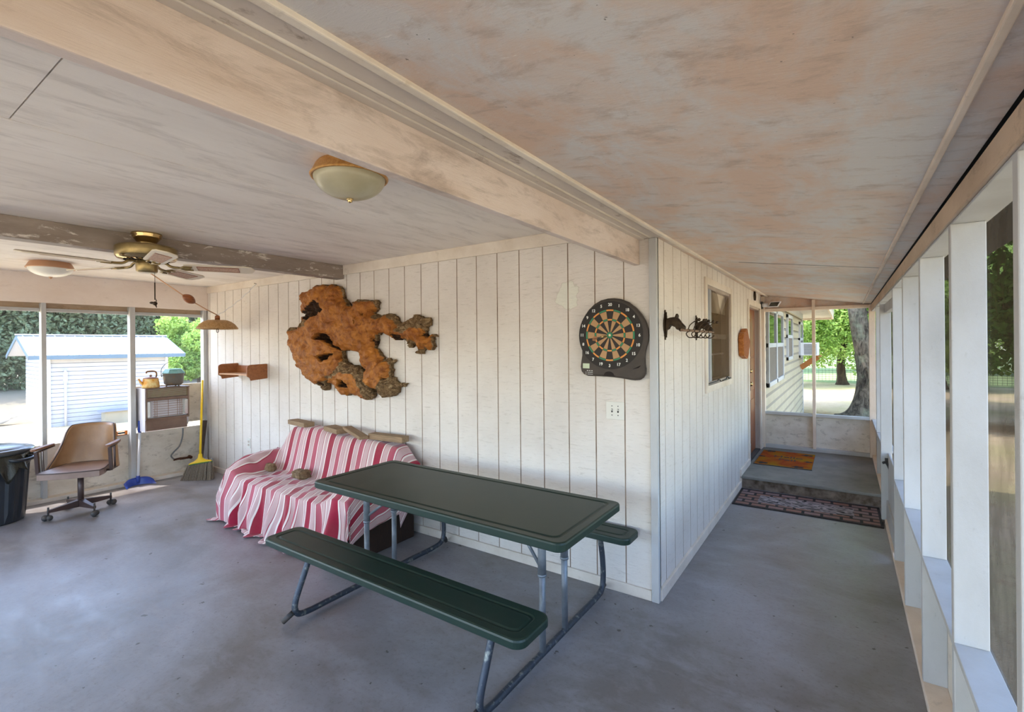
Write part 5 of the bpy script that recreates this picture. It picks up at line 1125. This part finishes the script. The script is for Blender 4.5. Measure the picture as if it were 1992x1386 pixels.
for k in range(5):
    a = R_(-86 + 72 * k + (4 if k == 1 else 0)); Ma = Matrix.Rotation(a, 4, 'Z') @ Matrix.Translation((0, 0, -0.222)) @ Matrix.Rotation(R_(-12), 4, 'X')
    bl_ = MB(); P = [(0.22, -0.050), (0.24, -0.058), (0.60, -0.068), (0.645, -0.055), (0.665, 0.0), (0.645, 0.055), (0.60, 0.068), (0.24, 0.058), (0.22, 0.050)]
    bl_.prism(P, XYZ, -0.004, 0.004); bl_.v = [tuple(Ma @ Vector(v)) for v in bl_.v]; bo = bl_.build('blade', 'blade_edge', fn, bevel=0.002)
    q = MB(); q.prism([(0.30, -0.035), (0.56, -0.042), (0.56, 0.042), (0.30, 0.035)], XYZ, -0.006, -0.003)
    q.mat(1)
    for p1, p2 in (((0.30, -0.035), (0.56, -0.042)), ((0.56, -0.042), (0.56, 0.042)), ((0.56, 0.042), (0.30, 0.035)), ((0.30, 0.035), (0.30, -0.035))): q.bar((*p1, -0.0055), (*p2, -0.0055), 0.005, 0.003)
    q.v = [tuple(Ma @ Vector(v)) for v in q.v]; q.build('cane_inlay', ['cane', 'beadwood'], bo)
    i_ = MB(); i_.tube(bezier([(0.075, 0, 0.026), (0.11, 0, 0.020), (0.14, 0.0, 0.0), (0.19, 0.0, -0.006), (0.26, 0.0, -0.007)], 5), 0.009, 8); i_.tube([(0.19, 0, -0.008), (0.22, -0.035, -0.008), (0.27, -0.03, -0.008)], 0.006, 6); i_.tube([(0.19, 0, -0.008), (0.22, 0.035, -0.008), (0.27, 0.03, -0.008)], 0.006, 6)
    i_.v = [tuple(Ma @ Vector(v)) for v in i_.v]; i_.build('blade_bracket', 'brass', fn)
m = MB(); m.tube([(0.045, 0.03, -0.27), (0.045, 0.03, -0.34)], 0.0015, 6); m.tube([(0.045, 0.03, -0.34), (0.045, 0.03, -0.46)], 0.004, 8)
m.build('pull_chain', 'iron', fn)
m = MB(); m.sphere((0.045, 0.03, -0.485), 0.014, 12, 8, 1.3, 1, 1); m.sphere((0.02, 0.02, -0.480), 0.012, 12, 8, 2.0, 1, 0.7); m.tube([(0.05, 0.03, -0.49), (0.062, 0.034, -0.515)], [0.007, 0.002], 8); m.add([(0.055, 0.03, -0.47), (0.062, 0.03, -0.45), (0.065, 0.03, -0.475), (0.058, 0.038, -0.47)], [(0, 1, 2), (0, 1, 3), (1, 2, 3), (0, 2, 3)])
m.build('pull_fob', 'iron', fn)

# ---- dome lights
def dome(name, loc, mats, label, R0=0.168, h=0.13):
    t = empty(name, loc); tag(t, label, 'ceiling light', None)
    m = MB(); m.lathe([(0.001, 0.0), (R0 * 0.80, 0.0), (R0 * 0.83, -0.006), (R0 * 0.86, -0.012), (R0 * 0.97, -0.05), (R0, -0.054), (R0 * 0.98, -0.060), (R0 * 0.93, -0.060), (R0 * 0.9, -0.050)], 48); m.build('rim', mats[0], t)
    m = MB(); n = 10; prof = [(R0 * 0.92 * math.cos(PI / 2 * k / n), -0.052 - (h - 0.052) * math.sin(PI / 2 * k / n) ** 1.0) for k in range(n + 1)]; prof[-1] = (0.001, -h); m.lathe(prof, 48); m.build('glass_bowl', mats[1], t)
    m = MB(); m.lathe([(0.001, -h + 0.004), (0.016, -h + 0.002), (0.014, -h - 0.004), (0.009, -h - 0.008), (0.011, -h - 0.012), (0.001, -h - 0.018)], 20); m.build('finial', mats[2], t)
    return t
dome('ceiling_light', (-0.815, -1.648, ZC), ('goldrim', 'frost', 'polbrass'), 'cream bowl ceiling light with amber rim beside the near beam', 0.165, 0.148)
dome('ceiling_light', (-5.03, -1.73, ZC), ('copper', 'frostw', 'copper'), 'white bowl ceiling light with copper rim beyond the fan', 0.172, 0.135)

# ---- swing lamp near the windows
hk = Vector((-5.0, -0.985, ZC)); LC = Vector((-4.92, -0.35, 1.845))
sl_ = empty('hanging_lamp', LC); tag(sl_, 'tan dome lamp hanging from a rod with a wooden bead', 'hanging lamp')
topp = LC + Vector((0, 0, 0.115))
m = MB(); m.lathe([(0.205, -0.022), (0.208, -0.010), (0.200, 0.0), (0.176, 0.034), (0.140, 0.062), (0.10, 0.080), (0.030, 0.084), (0.026, 0.086)], 40); m.lathe([(0.026, 0.082), (0.10, 0.076), (0.17, 0.032), (0.203, -0.021)], 40); m.build('lamp_shade', 'tan', sl_)
m = MB(); m.lathe([(0.001, 0.135), (0.018, 0.134), (0.026, 0.120), (0.026, 0.085), (0.001, 0.085)], 20); m.build('socket', 'beadwood', sl_)
m = MB(); m.tube([(0, 0, 0.08), (0, 0, -0.012)], 0.014, 10); m.tube([(0.010, 0, -0.008), (0.026, 0, -0.045), (0.012, 0, -0.06), (-0.012, 0, -0.06), (-0.026, 0, -0.045), (-0.010, 0, -0.008)], 0.003, 6); m.build('bulb_holder', 'iron', sl_)
hkL = hk - LC; b1 = Vector(on_y(355, 574, -0.82)) - LC; b2 = Vector(on_y(380, 590, -0.70)) - LC
e1 = Vector(on_y(418, 612, -0.42)) - LC
m = MB(); m.tube([hkL, b1], 0.006, 8); m.tube(bezier([b2, (b2 + e1) / 2, e1 + Vector((-0.005, 0.0, 0.008)), Vector((0.0, 0, 0.135)), Vector((0, 0, 0.09))], 5), 0.006, 8); m.build('rod', 'copper', sl_)
ax = (b2 - b1); m = MB(); q = ax.to_track_quat('Z', 'Y'); n = 12; Lb = ax.length; prof = [(max(0.001, 0.045 * math.sin(PI * k / n) ** 0.7), Lb * k / n) for k in range(n + 1)]; m.lathe(prof, 24); m.v = [tuple(b1 + q @ Vector(v)) for v in m.v]; m.build('wooden_bead', 'beadwood', sl_)
m = MB(); q0 = Vector((0, 0, 0.135)); q1 = Vector((-4.70, -0.02, 2.355)) - LC; k_ = 14; m.tube([q0 + (q1 - q0) * (i / k_) + Vector((0, 0, 0.008 * math.sin(i * 2.1) - 0.03 * math.sin(PI * i / k_))) for i in range(k_ + 1)], 0.0032, 5); m.build('stay_string', 'whiteplastic', sl_)
m = MB(); m.tube([(-4.70, -0.018, 2.355), (-4.70, -0.045, 2.36)], 0.003, 6); tag(m.build('nail', 'iron'), 'small nail in the top trim of the back wall', 'nail')

# ---- swivel chair
ch = empty('swivel_chair', (-5.24, -1.48, 0), R_(-35)); ch.scale = (0.94, 0.94, 1); tag(ch, 'tan vinyl swivel chair on brown metal base with casters by the windows', 'chair')
P = [(-0.22, -0.20), (0.0, -0.235), (0.16, -0.26), (0.25, -0.25), (0.272, -0.12), (0.278, 0.0), (0.272, 0.12), (0.25, 0.25), (0.16, 0.26), (0.0, 0.235), (-0.22, 0.20), (-0.25, 0.1), (-0.255, 0), (-0.25, -0.1)]
m = MB(); m.prism(P, XYZ, 0.395, 0.455); m.mat(1); m.tube([(x * 1.002, y * 1.002, 0.453) for x, y in P], 0.006, 6, closed=True); m.build('seat', ['vinyl_seat', 'piping'], ch, bevel=0.012)
m = MB(); NU, NV = 28, 16; vs = []
def bk_pt(u, v, d):
    # u -1..1 around, v 0..1 up
    wing = (1 - v) ** 1.3
    a = u * (R_(70) + R_(28) * wing); w_ = 0.235 - 0.03 * v; rad = 0.25 + d
    x = -0.03 - 0.235 * math.cos(a) * (rad / 0.25) * (1 - 0.0) - 0.10 * v + 0.0; y = (w_ + 0.03 * wing + d) * math.copysign(abs(math.sin(a)) ** 0.85, a) / math.sin(R_(75))
    top_ = 0.835 - 0.012 * abs(u) ** 2 - 0.03 * abs(u) ** 14
    z = 0.42 + (top_ - 0.42) * v * (1 - 0.0)
    if abs(u) > 0.7: z = 0.42 + (z - 0.42) * (1 - 0.45 * ((abs(u) - 0.7) / 0.3) ** 1.5 * (1 - 0.55 * v))
    return (x, y, z)
for d in (0.0, 0.035):
    for i in range(NU + 1):
        for j in range(NV + 1): vs.append(bk_pt(-1 + 2 * i / NU, j / NV, d))
N1 = (NU + 1) * (NV + 1); ID = lambda i, j, k: k * N1 + i * (NV + 1) + j
fs = [(ID(i, j, k), ID(i + 1, j, k), ID(i + 1, j + 1, k), ID(i, j + 1, k)) for k in (0, 1) for i in range(NU) for j in range(NV)]
fs += [(ID(i, NV, 0), ID(i + 1, NV, 0), ID(i + 1, NV, 1), ID(i, NV, 1)) for i in range(NU)] + [(ID(i, 0, 0), ID(i + 1, 0, 0), ID(i + 1, 0, 1), ID(i, 0, 1)) for i in range(NU)]
fs += [(ID(i, j, 0), ID(i, j + 1, 0), ID(i, j + 1, 1), ID(i, j, 1)) for i in (0, NU) for j in range(NV)]
m.add(vs, fs, True); m.mat(1)
pp = [bk_pt(-1, j / NV, 0.017) for j in range(NV)] + [bk_pt(-1 + 2 * i / NU, 1, 0.017) for i in range(NU + 1)] + [bk_pt(1, j / NV, 0.017) for j in reversed(range(NV))]
m.tube(pp, 0.007, 6); m.build('backrest', ['vinyl', 'piping'], ch)
for s in (-1, 1):
    m = MB(); y = s * 0.30
    m.bar((0.11, y, 0.43), (0.14, y, 0.645), 0.028, 0.028); m.bar((0.145, y, 0.64), (-0.14, y * 0.93, 0.655), 0.022, 0.012); m.bar((0.11, y, 0.42), (0.02, s * 0.2, 0.41), 0.028, 0.014); m.tube([(0.03, y, 0.42), (0.05, y, 0.65)], 0.004, 6); m.tube([(-0.0, y, 0.42), (0.02, y, 0.65)], 0.004, 6); m.bar((0.11, y, 0.425), (-0.02, y, 0.425), 0.022, 0.01)
    m.build('arm_frame', 'brownmetal', ch)
    m = MB(); P = [(0.20, y - 0.022), (0.21, y), (0.20, y + 0.022), (0.0, y * 0.98 + 0.026), (-0.13, y * 0.95 + 0.02), (-0.15, y * 0.94), (-0.13, y * 0.95 - 0.02), (0.0, y * 0.98 - 0.026)]; m.prism(P, XYZ, 0.66, 0.682); m.build('armrest', 'armwood', ch, bevel=0.005)
m = MB(); m.tube([(0, 0, 0.07), (0, 0, 0.39)], 0.026, 20); m.tube([(0, 0, 0.36), (0, 0, 0.40)], 0.034, 20); m.box(-0.14, 0.14, -0.06, 0.06, 0.375, 0.396); m.build('column', 'brownmetal', ch)
for k in range(4):
    a = R_(44 + 90 * k); c_, s_ = math.cos(a), math.sin(a)
    m = MB(); h0, h1 = 0.06, 0.022; vs = []
    for r_, hw, zb, zt in ((0.0, 0.026, 0.065, 0.135), (0.27, 0.013, 0.075, 0.098)):
        for sy in (-1, 1):
            for zz in (zb, zt): vs.append((r_ * c_ - sy * hw * s_, r_ * s_ + sy * hw * c_, zz))
    m.add(vs, [(0, 1, 3, 2), (4, 6, 7, 5), (0, 4, 5, 1), (2, 3, 7, 6), (1, 5, 7, 3), (0, 2, 6, 4)]); lg = m.build('leg', 'brownmetal', ch)
    m = MB(); m.tube([(0.265 * c_, 0.265 * s_, 0.045), (0.265 * c_, 0.265 * s_, 0.125)], 0.009, 8); m.sphere((0.285 * c_ + 0.012 * s_, 0.285 * s_ - 0.012 * c_, 0.030), 0.029, 14, 10, 1, 1, 1); m.sphere((0.26 * c_ - 0.018 * s_, 0.26 * s_ + 0.018 * c_, 0.028), 0.026, 14, 10); m.build('caster', 'rubber', lg)

# ---- trash can
tc = empty('trash_can', (-5.61, -2.045, 0)); tag(tc, 'dark grey ribbed trash can with glossy lid left of the swivel chair', 'trash can')
m = MB(); seg = 72; prof = [(0.001, 0.0), (0.222, 0.0), (0.235, 0.01), (0.245, 0.10), (0.272, 0.52), (0.278, 0.53), (0.285, 0.62), (0.292, 0.625), (0.292, 0.66)]
vs = []; n = len(prof)
for k in range(seg):
    t_ = 2 * PI * k / seg; rib = 0.5 + 0.5 * math.sin(t_ * 12); rib = 1 if rib > 0.5 else 0
    for i, (r, z) in enumerate(prof):
        rr_ = r - (0.014 * rib if 3 <= i <= 4 else 0); vs.append((rr_ * math.cos(t_), rr_ * math.sin(t_), z))
m.add(vs, [(k * n + i, ((k + 1) % seg) * n + i, ((k + 1) % seg) * n + i + 1, k * n + i + 1) for k in range(seg) for i in range(n - 1)], False); m.build('bin_body', 'can', tc)
m = MB(); m.lathe([(0.300, 0.640), (0.308, 0.645), (0.308, 0.668), (0.298, 0.680), (0.285, 0.684), (0.262, 0.682), (0.255, 0.690), (0.20, 0.705), (0.001, 0.716)], 56); m.box(-0.10, 0.10, -0.03, 0.03, 0.70, 0.728); m.build('lid', 'lid', tc)
a = R_(-35)
for a in (R_(35), R_(215)):
    m = MB(); c_, s_ = math.cos(a), math.sin(a)
    m.tube(bezier([(0.285 * c_ - 0.09 * s_, 0.285 * s_ + 0.09 * c_, 0.60), (0.33 * c_ - 0.08 * s_, 0.33 * s_ + 0.08 * c_, 0.59), (0.345 * c_, 0.345 * s_, 0.585), (0.33 * c_ + 0.08 * s_, 0.33 * s_ - 0.08 * c_, 0.59), (0.285 * c_ + 0.09 * s_, 0.285 * s_ - 0.09 * c_, 0.60)], 6), 0.016, 8); m.build('handle', 'can', tc)
m = MB(); vs = []; NA_ = 110
for k in range(NA_ + 1):
    t_ = 2 * PI * k / NA_
    lng = 0.07 + 0.03 * math.sin(5 * t_) + 0.16 * math.exp(-((t_ - R_(12)) / 0.16) ** 2) + 0.10 * math.exp(-((t_ - R_(40)) / 0.2) ** 2)
    for j in range(9):
        f_ = j / 8; r = 0.297 + 0.012 * math.sin(23 * t_) * f_ + 0.02 * math.sin(11 * t_ + 1) * f_ + 0.06 * f_ * math.exp(-((t_ - R_(20)) / 0.3) ** 2)
        vs.append((r * math.cos(t_), r * math.sin(t_), 0.645 - lng * f_))
m.add(vs, [(k * 9 + j, (k + 1) * 9 + j, (k + 1) * 9 + j + 1, k * 9 + j + 1) for k in range(NA_) for j in range(8)], True); bo = m.build('bin_liner', 'bag', tc, fix=False); s_ = bo.modifiers.new('t', 'SOLIDIFY'); s_.thickness = 0.002

# ---- gas heater on the wall panel
gh = empty('gas_heater', (-5.9, -0.525, 0.63)); tag(gh, 'brown gas wall heater with wire grille on the window wall', 'heater')
x0, x1, y0, y1 = -6.035, -5.78, -0.755, -0.30
m = MB(); m.box(x0, x1 - 0.04, y0 - 0.004, y1 + 0.004, 0.66, 1.13); m.box(x0, x1, y0 - 0.012, y0 - 0.003, 0.625, 1.135); rel(m, gh).build('side_panel', 'heater_side', gh)
m = MB(); xf = x1
m.box(xf - 0.05, xf, y0, y0 + 0.016, 0.76, 1.125); m.box(xf - 0.05, xf, y1 - 0.016, y1, 0.76, 1.125); m.box(x0, xf, y0 - 0.006, y1 + 0.006, 1.125, 1.138); m.box(xf - 0.03, xf, y0, y1, 0.755, 0.78); m.box(xf - 0.03, xf - 0.004, y0, y1, 0.985, 1.022)
P = [(-0.0, 0.765), (0.008, 0.74), (0.018, 0.68), (0.020, 0.635), (-0.05, 0.635), (-0.05, 0.765)]
m.prism([(xf + a, b) for a, b in P], XZ, y0 - 0.008, y1 - 0.03); rel(m, gh).build('case', 'heater', gh, bevel=0.004)
m = MB(); 
for k in range(8): z = 1.03 + k * 0.0118; m.box(xf - 0.025, xf - 0.006, y0 + 0.016, y1 - 0.016, z, z + 0.006)
rel(m, gh).build('louvre', 'heater_gold', gh)
m = MB(); m.box(xf - 0.10, xf - 0.095, y0 + 0.01, y1 - 0.01, 0.78, 1.12); m.box(xf - 0.1, xf - 0.03, y0 + 0.016, y1 - 0.016, 1.022, 1.024); rel(m, gh).build('cavity', 'heater_dark', gh)
m = MB()
for sgn, ya in ((1, y0 + 0.016), (-1, y1 - 0.016)):
    P = [(ya, xf - 0.09), (ya, xf - 0.005), (ya + sgn * 0.03, xf - 0.012), (ya + sgn * 0.06, xf - 0.06), (ya + sgn * 0.065, xf - 0.09)]
    m.prism([(b, a) for a, b in P], XYZ, 0.795, 0.975)
m.add([(xf - 0.01, y0 + 0.08, 0.785), (xf - 0.01, y1 - 0.08, 0.785), (xf - 0.085, y1 - 0.08, 0.81), (xf - 0.085, y0 + 0.08, 0.81)], [(0, 1, 2, 3)])
rel(m, gh).build('reflector', 'chrome', gh)
for k in range(3): m = MB(); ya = y0 + 0.105 + k * 0.098; m.box(xf - 0.085, xf - 0.06, ya, ya + 0.09, 0.805, 0.945); rel(m, gh).build('burner_plaque', 'ceramic', gh, bevel=0.003)
m = MB()
for k in range(7): z = 0.80 + k * 0.028; m.tube([(xf - 0.004, y0 + 0.07, z), (xf + 0.004, (y0 + y1) / 2, z), (xf - 0.004, y1 - 0.07, z)], 0.0026, 6)
for ya in (y0 + 0.088, y0 + 0.11, (y0 + y1) / 2, y1 - 0.13, y1 - 0.105, y1 - 0.085): m.tube([(xf - 0.001, ya, 0.79), (xf - 0.001, ya, 0.985)], 0.003, 6)
rel(m, gh).build('wire_grille', 'grille', gh)
gp = empty('gas_pipe', (-5.98, -0.3, 0.2)); tag(gp, 'grey gas hose running from the heater down to a rusty valve', 'pipe')
m = MB(); m.tube(bezier([on_x(356, 833, -5.93), on_x(355, 850, -5.95), on_x(349, 868, -5.98), on_x(338, 880, -5.985), on_x(333, 888, -5.99), on_x(340, 895, -5.985)], 6), 0.009, 8); rel(m, gp).build('hose', 'hose', gp)
m = MB(); m.tube([(-5.985, -0.40, 0.205), (-5.985, -0.33, 0.210), (-5.985, -0.20, 0.20)], 0.013, 10); m.tube([(-5.985, -0.31, 0.205), (-5.95, -0.31, 0.205)], 0.010, 8); m.tube([(-5.985, -0.205, 0.20), (-6.05, -0.2, 0.2)], 0.02, 10); m.box(-5.965, -5.945, -0.345, -0.275, 0.198, 0.214); rel(m, gp).build('valve', 'rust', gp)

# ---- kettle and pot on the heater
HT = 1.1395
k1 = empty('kettle', (-5.90, -0.665, HT)); tag(k1, 'rusty orange speckled enamel kettle on the heater', 'kettle'); k1.rotation_euler = (0, 0, R_(-90))
m = MB(); m.lathe([(0.001, 0.0), (0.086, 0.0), (0.090, 0.006), (0.082, 0.07), (0.076, 0.108), (0.070, 0.112)], 36); m.build('kettle_body', 'kettle', k1)
m = MB(); m.tube(bezier([(0.074, 0, 0.045), (0.098, 0, 0.065), (0.112, 0, 0.09), (0.122, 0, 0.112)], 5), [0.020, 0.019, 0.018, 0.017, 0.016, 0.015, 0.014, 0.013, 0.012, 0.011, 0.010, 0.010, 0.010, 0.010, 0.010, 0.010], 12); m.build('spout', 'kettle', k1)
m = MB(); m.lathe([(0.076, 0.108), (0.076, 0.113), (0.05, 0.124), (0.02, 0.130), (0.010, 0.132), (0.010, 0.14), (0.016, 0.147), (0.001, 0.156)], 32); m.build('lid', 'kettlelid', k1)
m = MB(); m.tube(bezier([(-0.052, 0, 0.112), (-0.060, 0, 0.15), (-0.055, 0, 0.18), (-0.03, 0, 0.195), (0.02, 0, 0.195), (0.042, 0, 0.188), (0.042, 0, 0.172)], 5), 0.0085, 10); m.build('handle', 'kettlerust', k1)
p1 = empty('iron_pot', (-5.90, -0.425, HT)); tag(p1, 'grey cast iron pot with pale blue upturned lid on the heater', 'pot')
m = MB(); m.lathe([(0.001, 0.012), (0.075, 0.014), (0.098, 0.035), (0.106, 0.09), (0.111, 0.150), (0.116, 0.154), (0.116, 0.160), (0.106, 0.160), (0.10, 0.15)], 40)
for k in range(3): a = 2 * PI * k / 3 + 0.4; m.tube([(0.07 * math.cos(a), 0.07 * math.sin(a), 0.02), (0.078 * math.cos(a), 0.078 * math.sin(a), 0.0)], 0.009, 8)
for s in (-1, 1): m.tube([(0, s * 0.113, 0.135), (0, s * 0.132, 0.145), (0, s * 0.125, 0.12)], 0.006, 8)
m.build('pot_body', 'pot', p1)
m = MB(); m.lathe([(0.122, 0.160), (0.124, 0.168), (0.088, 0.212), (0.082, 0.214), (0.001, 0.214)], 8, smooth=False); m.build('lid', 'potlid', p1)
m = MB(); m.tube(bezier([(0, -0.130, 0.140), (-0.005, -0.125, 0.22), (-0.01, -0.07, 0.285), (-0.01, 0.0, 0.302), (-0.01, 0.07, 0.285), (-0.005, 0.125, 0.22), (0, 0.130, 0.140)], 6), 0.003, 6); m.build('bail_handle', 'iron', p1)

# ---- broom in the corner
bm_ = empty('broom', (-5.55, -0.30, 0)); tag(bm_, 'yellow handled broom with grey bristles leaning in the corner', 'broom')
hd = Vector((-5.60, -0.26, 0.20)); tp = Vector((-5.955, -0.075, 1.175))
m = MB(); m.tube([hd, tp], 0.013, 12); m.sphere(tp, 0.014, 10, 8); rel(m, bm_).build('handle', 'yellow', bm_)
dh = (tp - hd).normalized(); wd = Vector((0.80, 0.60, 0.0)); wd = (wd - dh * wd.dot(dh)).normalized(); nd = dh.cross(wd)
m = MB(); secs = [(0.10, 0.020, 0.018), (0.05, 0.028, 0.02), (0.02, 0.07, 0.022), (0.0, 0.135, 0.024), (-0.018, 0.145, 0.024)]
vs = []
for t_, a, b in secs:
    for k in range(16): an = 2 * PI * k / 16; vs.append(hd + dh * t_ + wd * (a * math.cos(an)) + nd * (b * math.sin(an)))
m.add(vs, [(s * 16 + k, s * 16 + (k + 1) % 16, (s + 1) * 16 + (k + 1) % 16, (s + 1) * 16 + k) for s in range(4) for k in range(16)], True); m.f.append(tuple(range(64, 80))); m.mi.append(0); m.sm.append(False); rel(m, bm_).build('broom_head', 'yellow', bm_)
m = MB(); m.tube([hd - dh * 0.02 + wd * (0.148 * math.cos(2 * PI * k / 24)) + nd * (0.027 * math.sin(2 * PI * k / 24)) for k in range(24)], 0.005, 6, closed=True); rel(m, bm_).build('trim_band', simple('green_trim', '#2f7a3a', 0.5), bm_)
m = MB(); r = random.Random(3)
for i in range(420):
    a = r.uniform(-1, 1); b = r.uniform(-1, 1); s0 = hd - dh * 0.015 + wd * (a * 0.142) + nd * (b * 0.02)
    e = s0 - dh * 0.20 + wd * (a * 0.045 - 0.03) + nd * (b * 0.028); tt = (s0.z - 0.003) / (s0.z - e.z); e = s0 + (e - s0) * min(tt, 1.25); m.tube([s0, e], 0.0024, 4, cap=False)
rel(m, bm_).build('bristles', 'bristle', bm_)['kind'] = 'stuff'
# blue shovel / upright dustpan
dp = empty('dustpan', (-5.90, -0.80, 0)); tag(dp, 'white handled dustpan with curved blue pan by the window wall', 'dustpan')
m = MB(); m.tube([(-5.90, -0.80, 0.09), (-5.945, -0.765, 0.62)], 0.014, 12); rel(m, dp).build('handle', 'whiteplastic', dp)
m = MB(); m.tube([(-5.944, -0.766, 0.61), (-5.952, -0.760, 0.75)], 0.019, 12); rel(m, dp).build('grip', 'blue', dp)
m = MB(); vs = []; NU = 20
for side_ in (0, 0.006):
    for k in range(NU + 1):
        a = -1 + 2 * k / NU
        for j in range(5):
            f_ = j / 4; yy = -0.805 + a * 0.145; depth_ = 0.02 + 0.12 * a * a; xx = -5.915 + depth_ * (0.35 + 0.65 * (1 - f_)) + side_; zz = 0.006 + 0.085 * f_ * (1 - 0.5 * a ** 4) ; vs.append((xx, yy, zz))
NN = (NU + 1) * 5; fs = [(s_ * NN + k * 5 + j, s_ * NN + (k + 1) * 5 + j, s_ * NN + (k + 1) * 5 + j + 1, s_ * NN + k * 5 + j + 1) for s_ in (0, 1) for k in range(NU) for j in range(4)] + [(k * 5 + 4, (k + 1) * 5 + 4, NN + (k + 1) * 5 + 4, NN + k * 5 + 4) for k in range(NU)]
m.add(vs, fs, True); m.tube([(-5.905, -0.80, 0.03), (-5.90, -0.80, 0.11)], 0.02, 10); rel(m, dp).build('pan', 'blue', dp)
# orange level on the sill
lv = empty('plastic_box', (-6.045, -0.915, 0.593)); tag(lv, 'small orange plastic box on the window ledge behind the chair', 'plastic box')
m = MB(); m.box(-0.012, 0.012, -0.06, 0.06, 0, 0.008); m.box(-0.012, 0.012, -0.06, 0.06, 0.04, 0.048); m.box(-0.012, 0.012, -0.06, -0.035, 0, 0.048); m.box(-0.012, 0.012, 0.035, 0.06, 0, 0.048); m.build('frame', 'orange', lv, bevel=0.002)
m = MB(); m.box(-0.008, 0.008, -0.035, 0.035, 0.014, 0.034); m.build('vial', 'dgrey', lv)
# boards and bag in the corner
bd = MB(); bd.bar((-5.88, -0.155, 0.02), (-5.94, -0.055, 0.66), 0.05, 0.018, (1, 0, 0)); tag(bd.build('leaning_board', 'darkwood'), 'narrow dark board leaning in the corner behind the broom', 'board')
pb = MB(); vs = []; NU = 20
for i in range(NU):
    for j in range(8):
        a = 2 * PI * i / NU; f_ = j / 7; r = (0.035 + 0.02 * math.sin(3 * a + f_ * 4) + 0.02 * f_); vs.append((r * math.cos(a) * 1.2, r * math.sin(a) * 0.8, 0.005 + 0.17 * f_ + 0.015 * math.sin(5 * a) * f_))
pb.add(vs, [(i * 8 + j, ((i + 1) % NU) * 8 + j, ((i + 1) % NU) * 8 + j + 1, i * 8 + j + 1) for i in range(NU) for j in range(7)], True); o = pb.build('plastic_bag', 'bagclear'); o.location = (-5.79, -0.09, 0.0); tag(o, 'small crumpled white plastic bag in the corner behind the broom', 'bag')
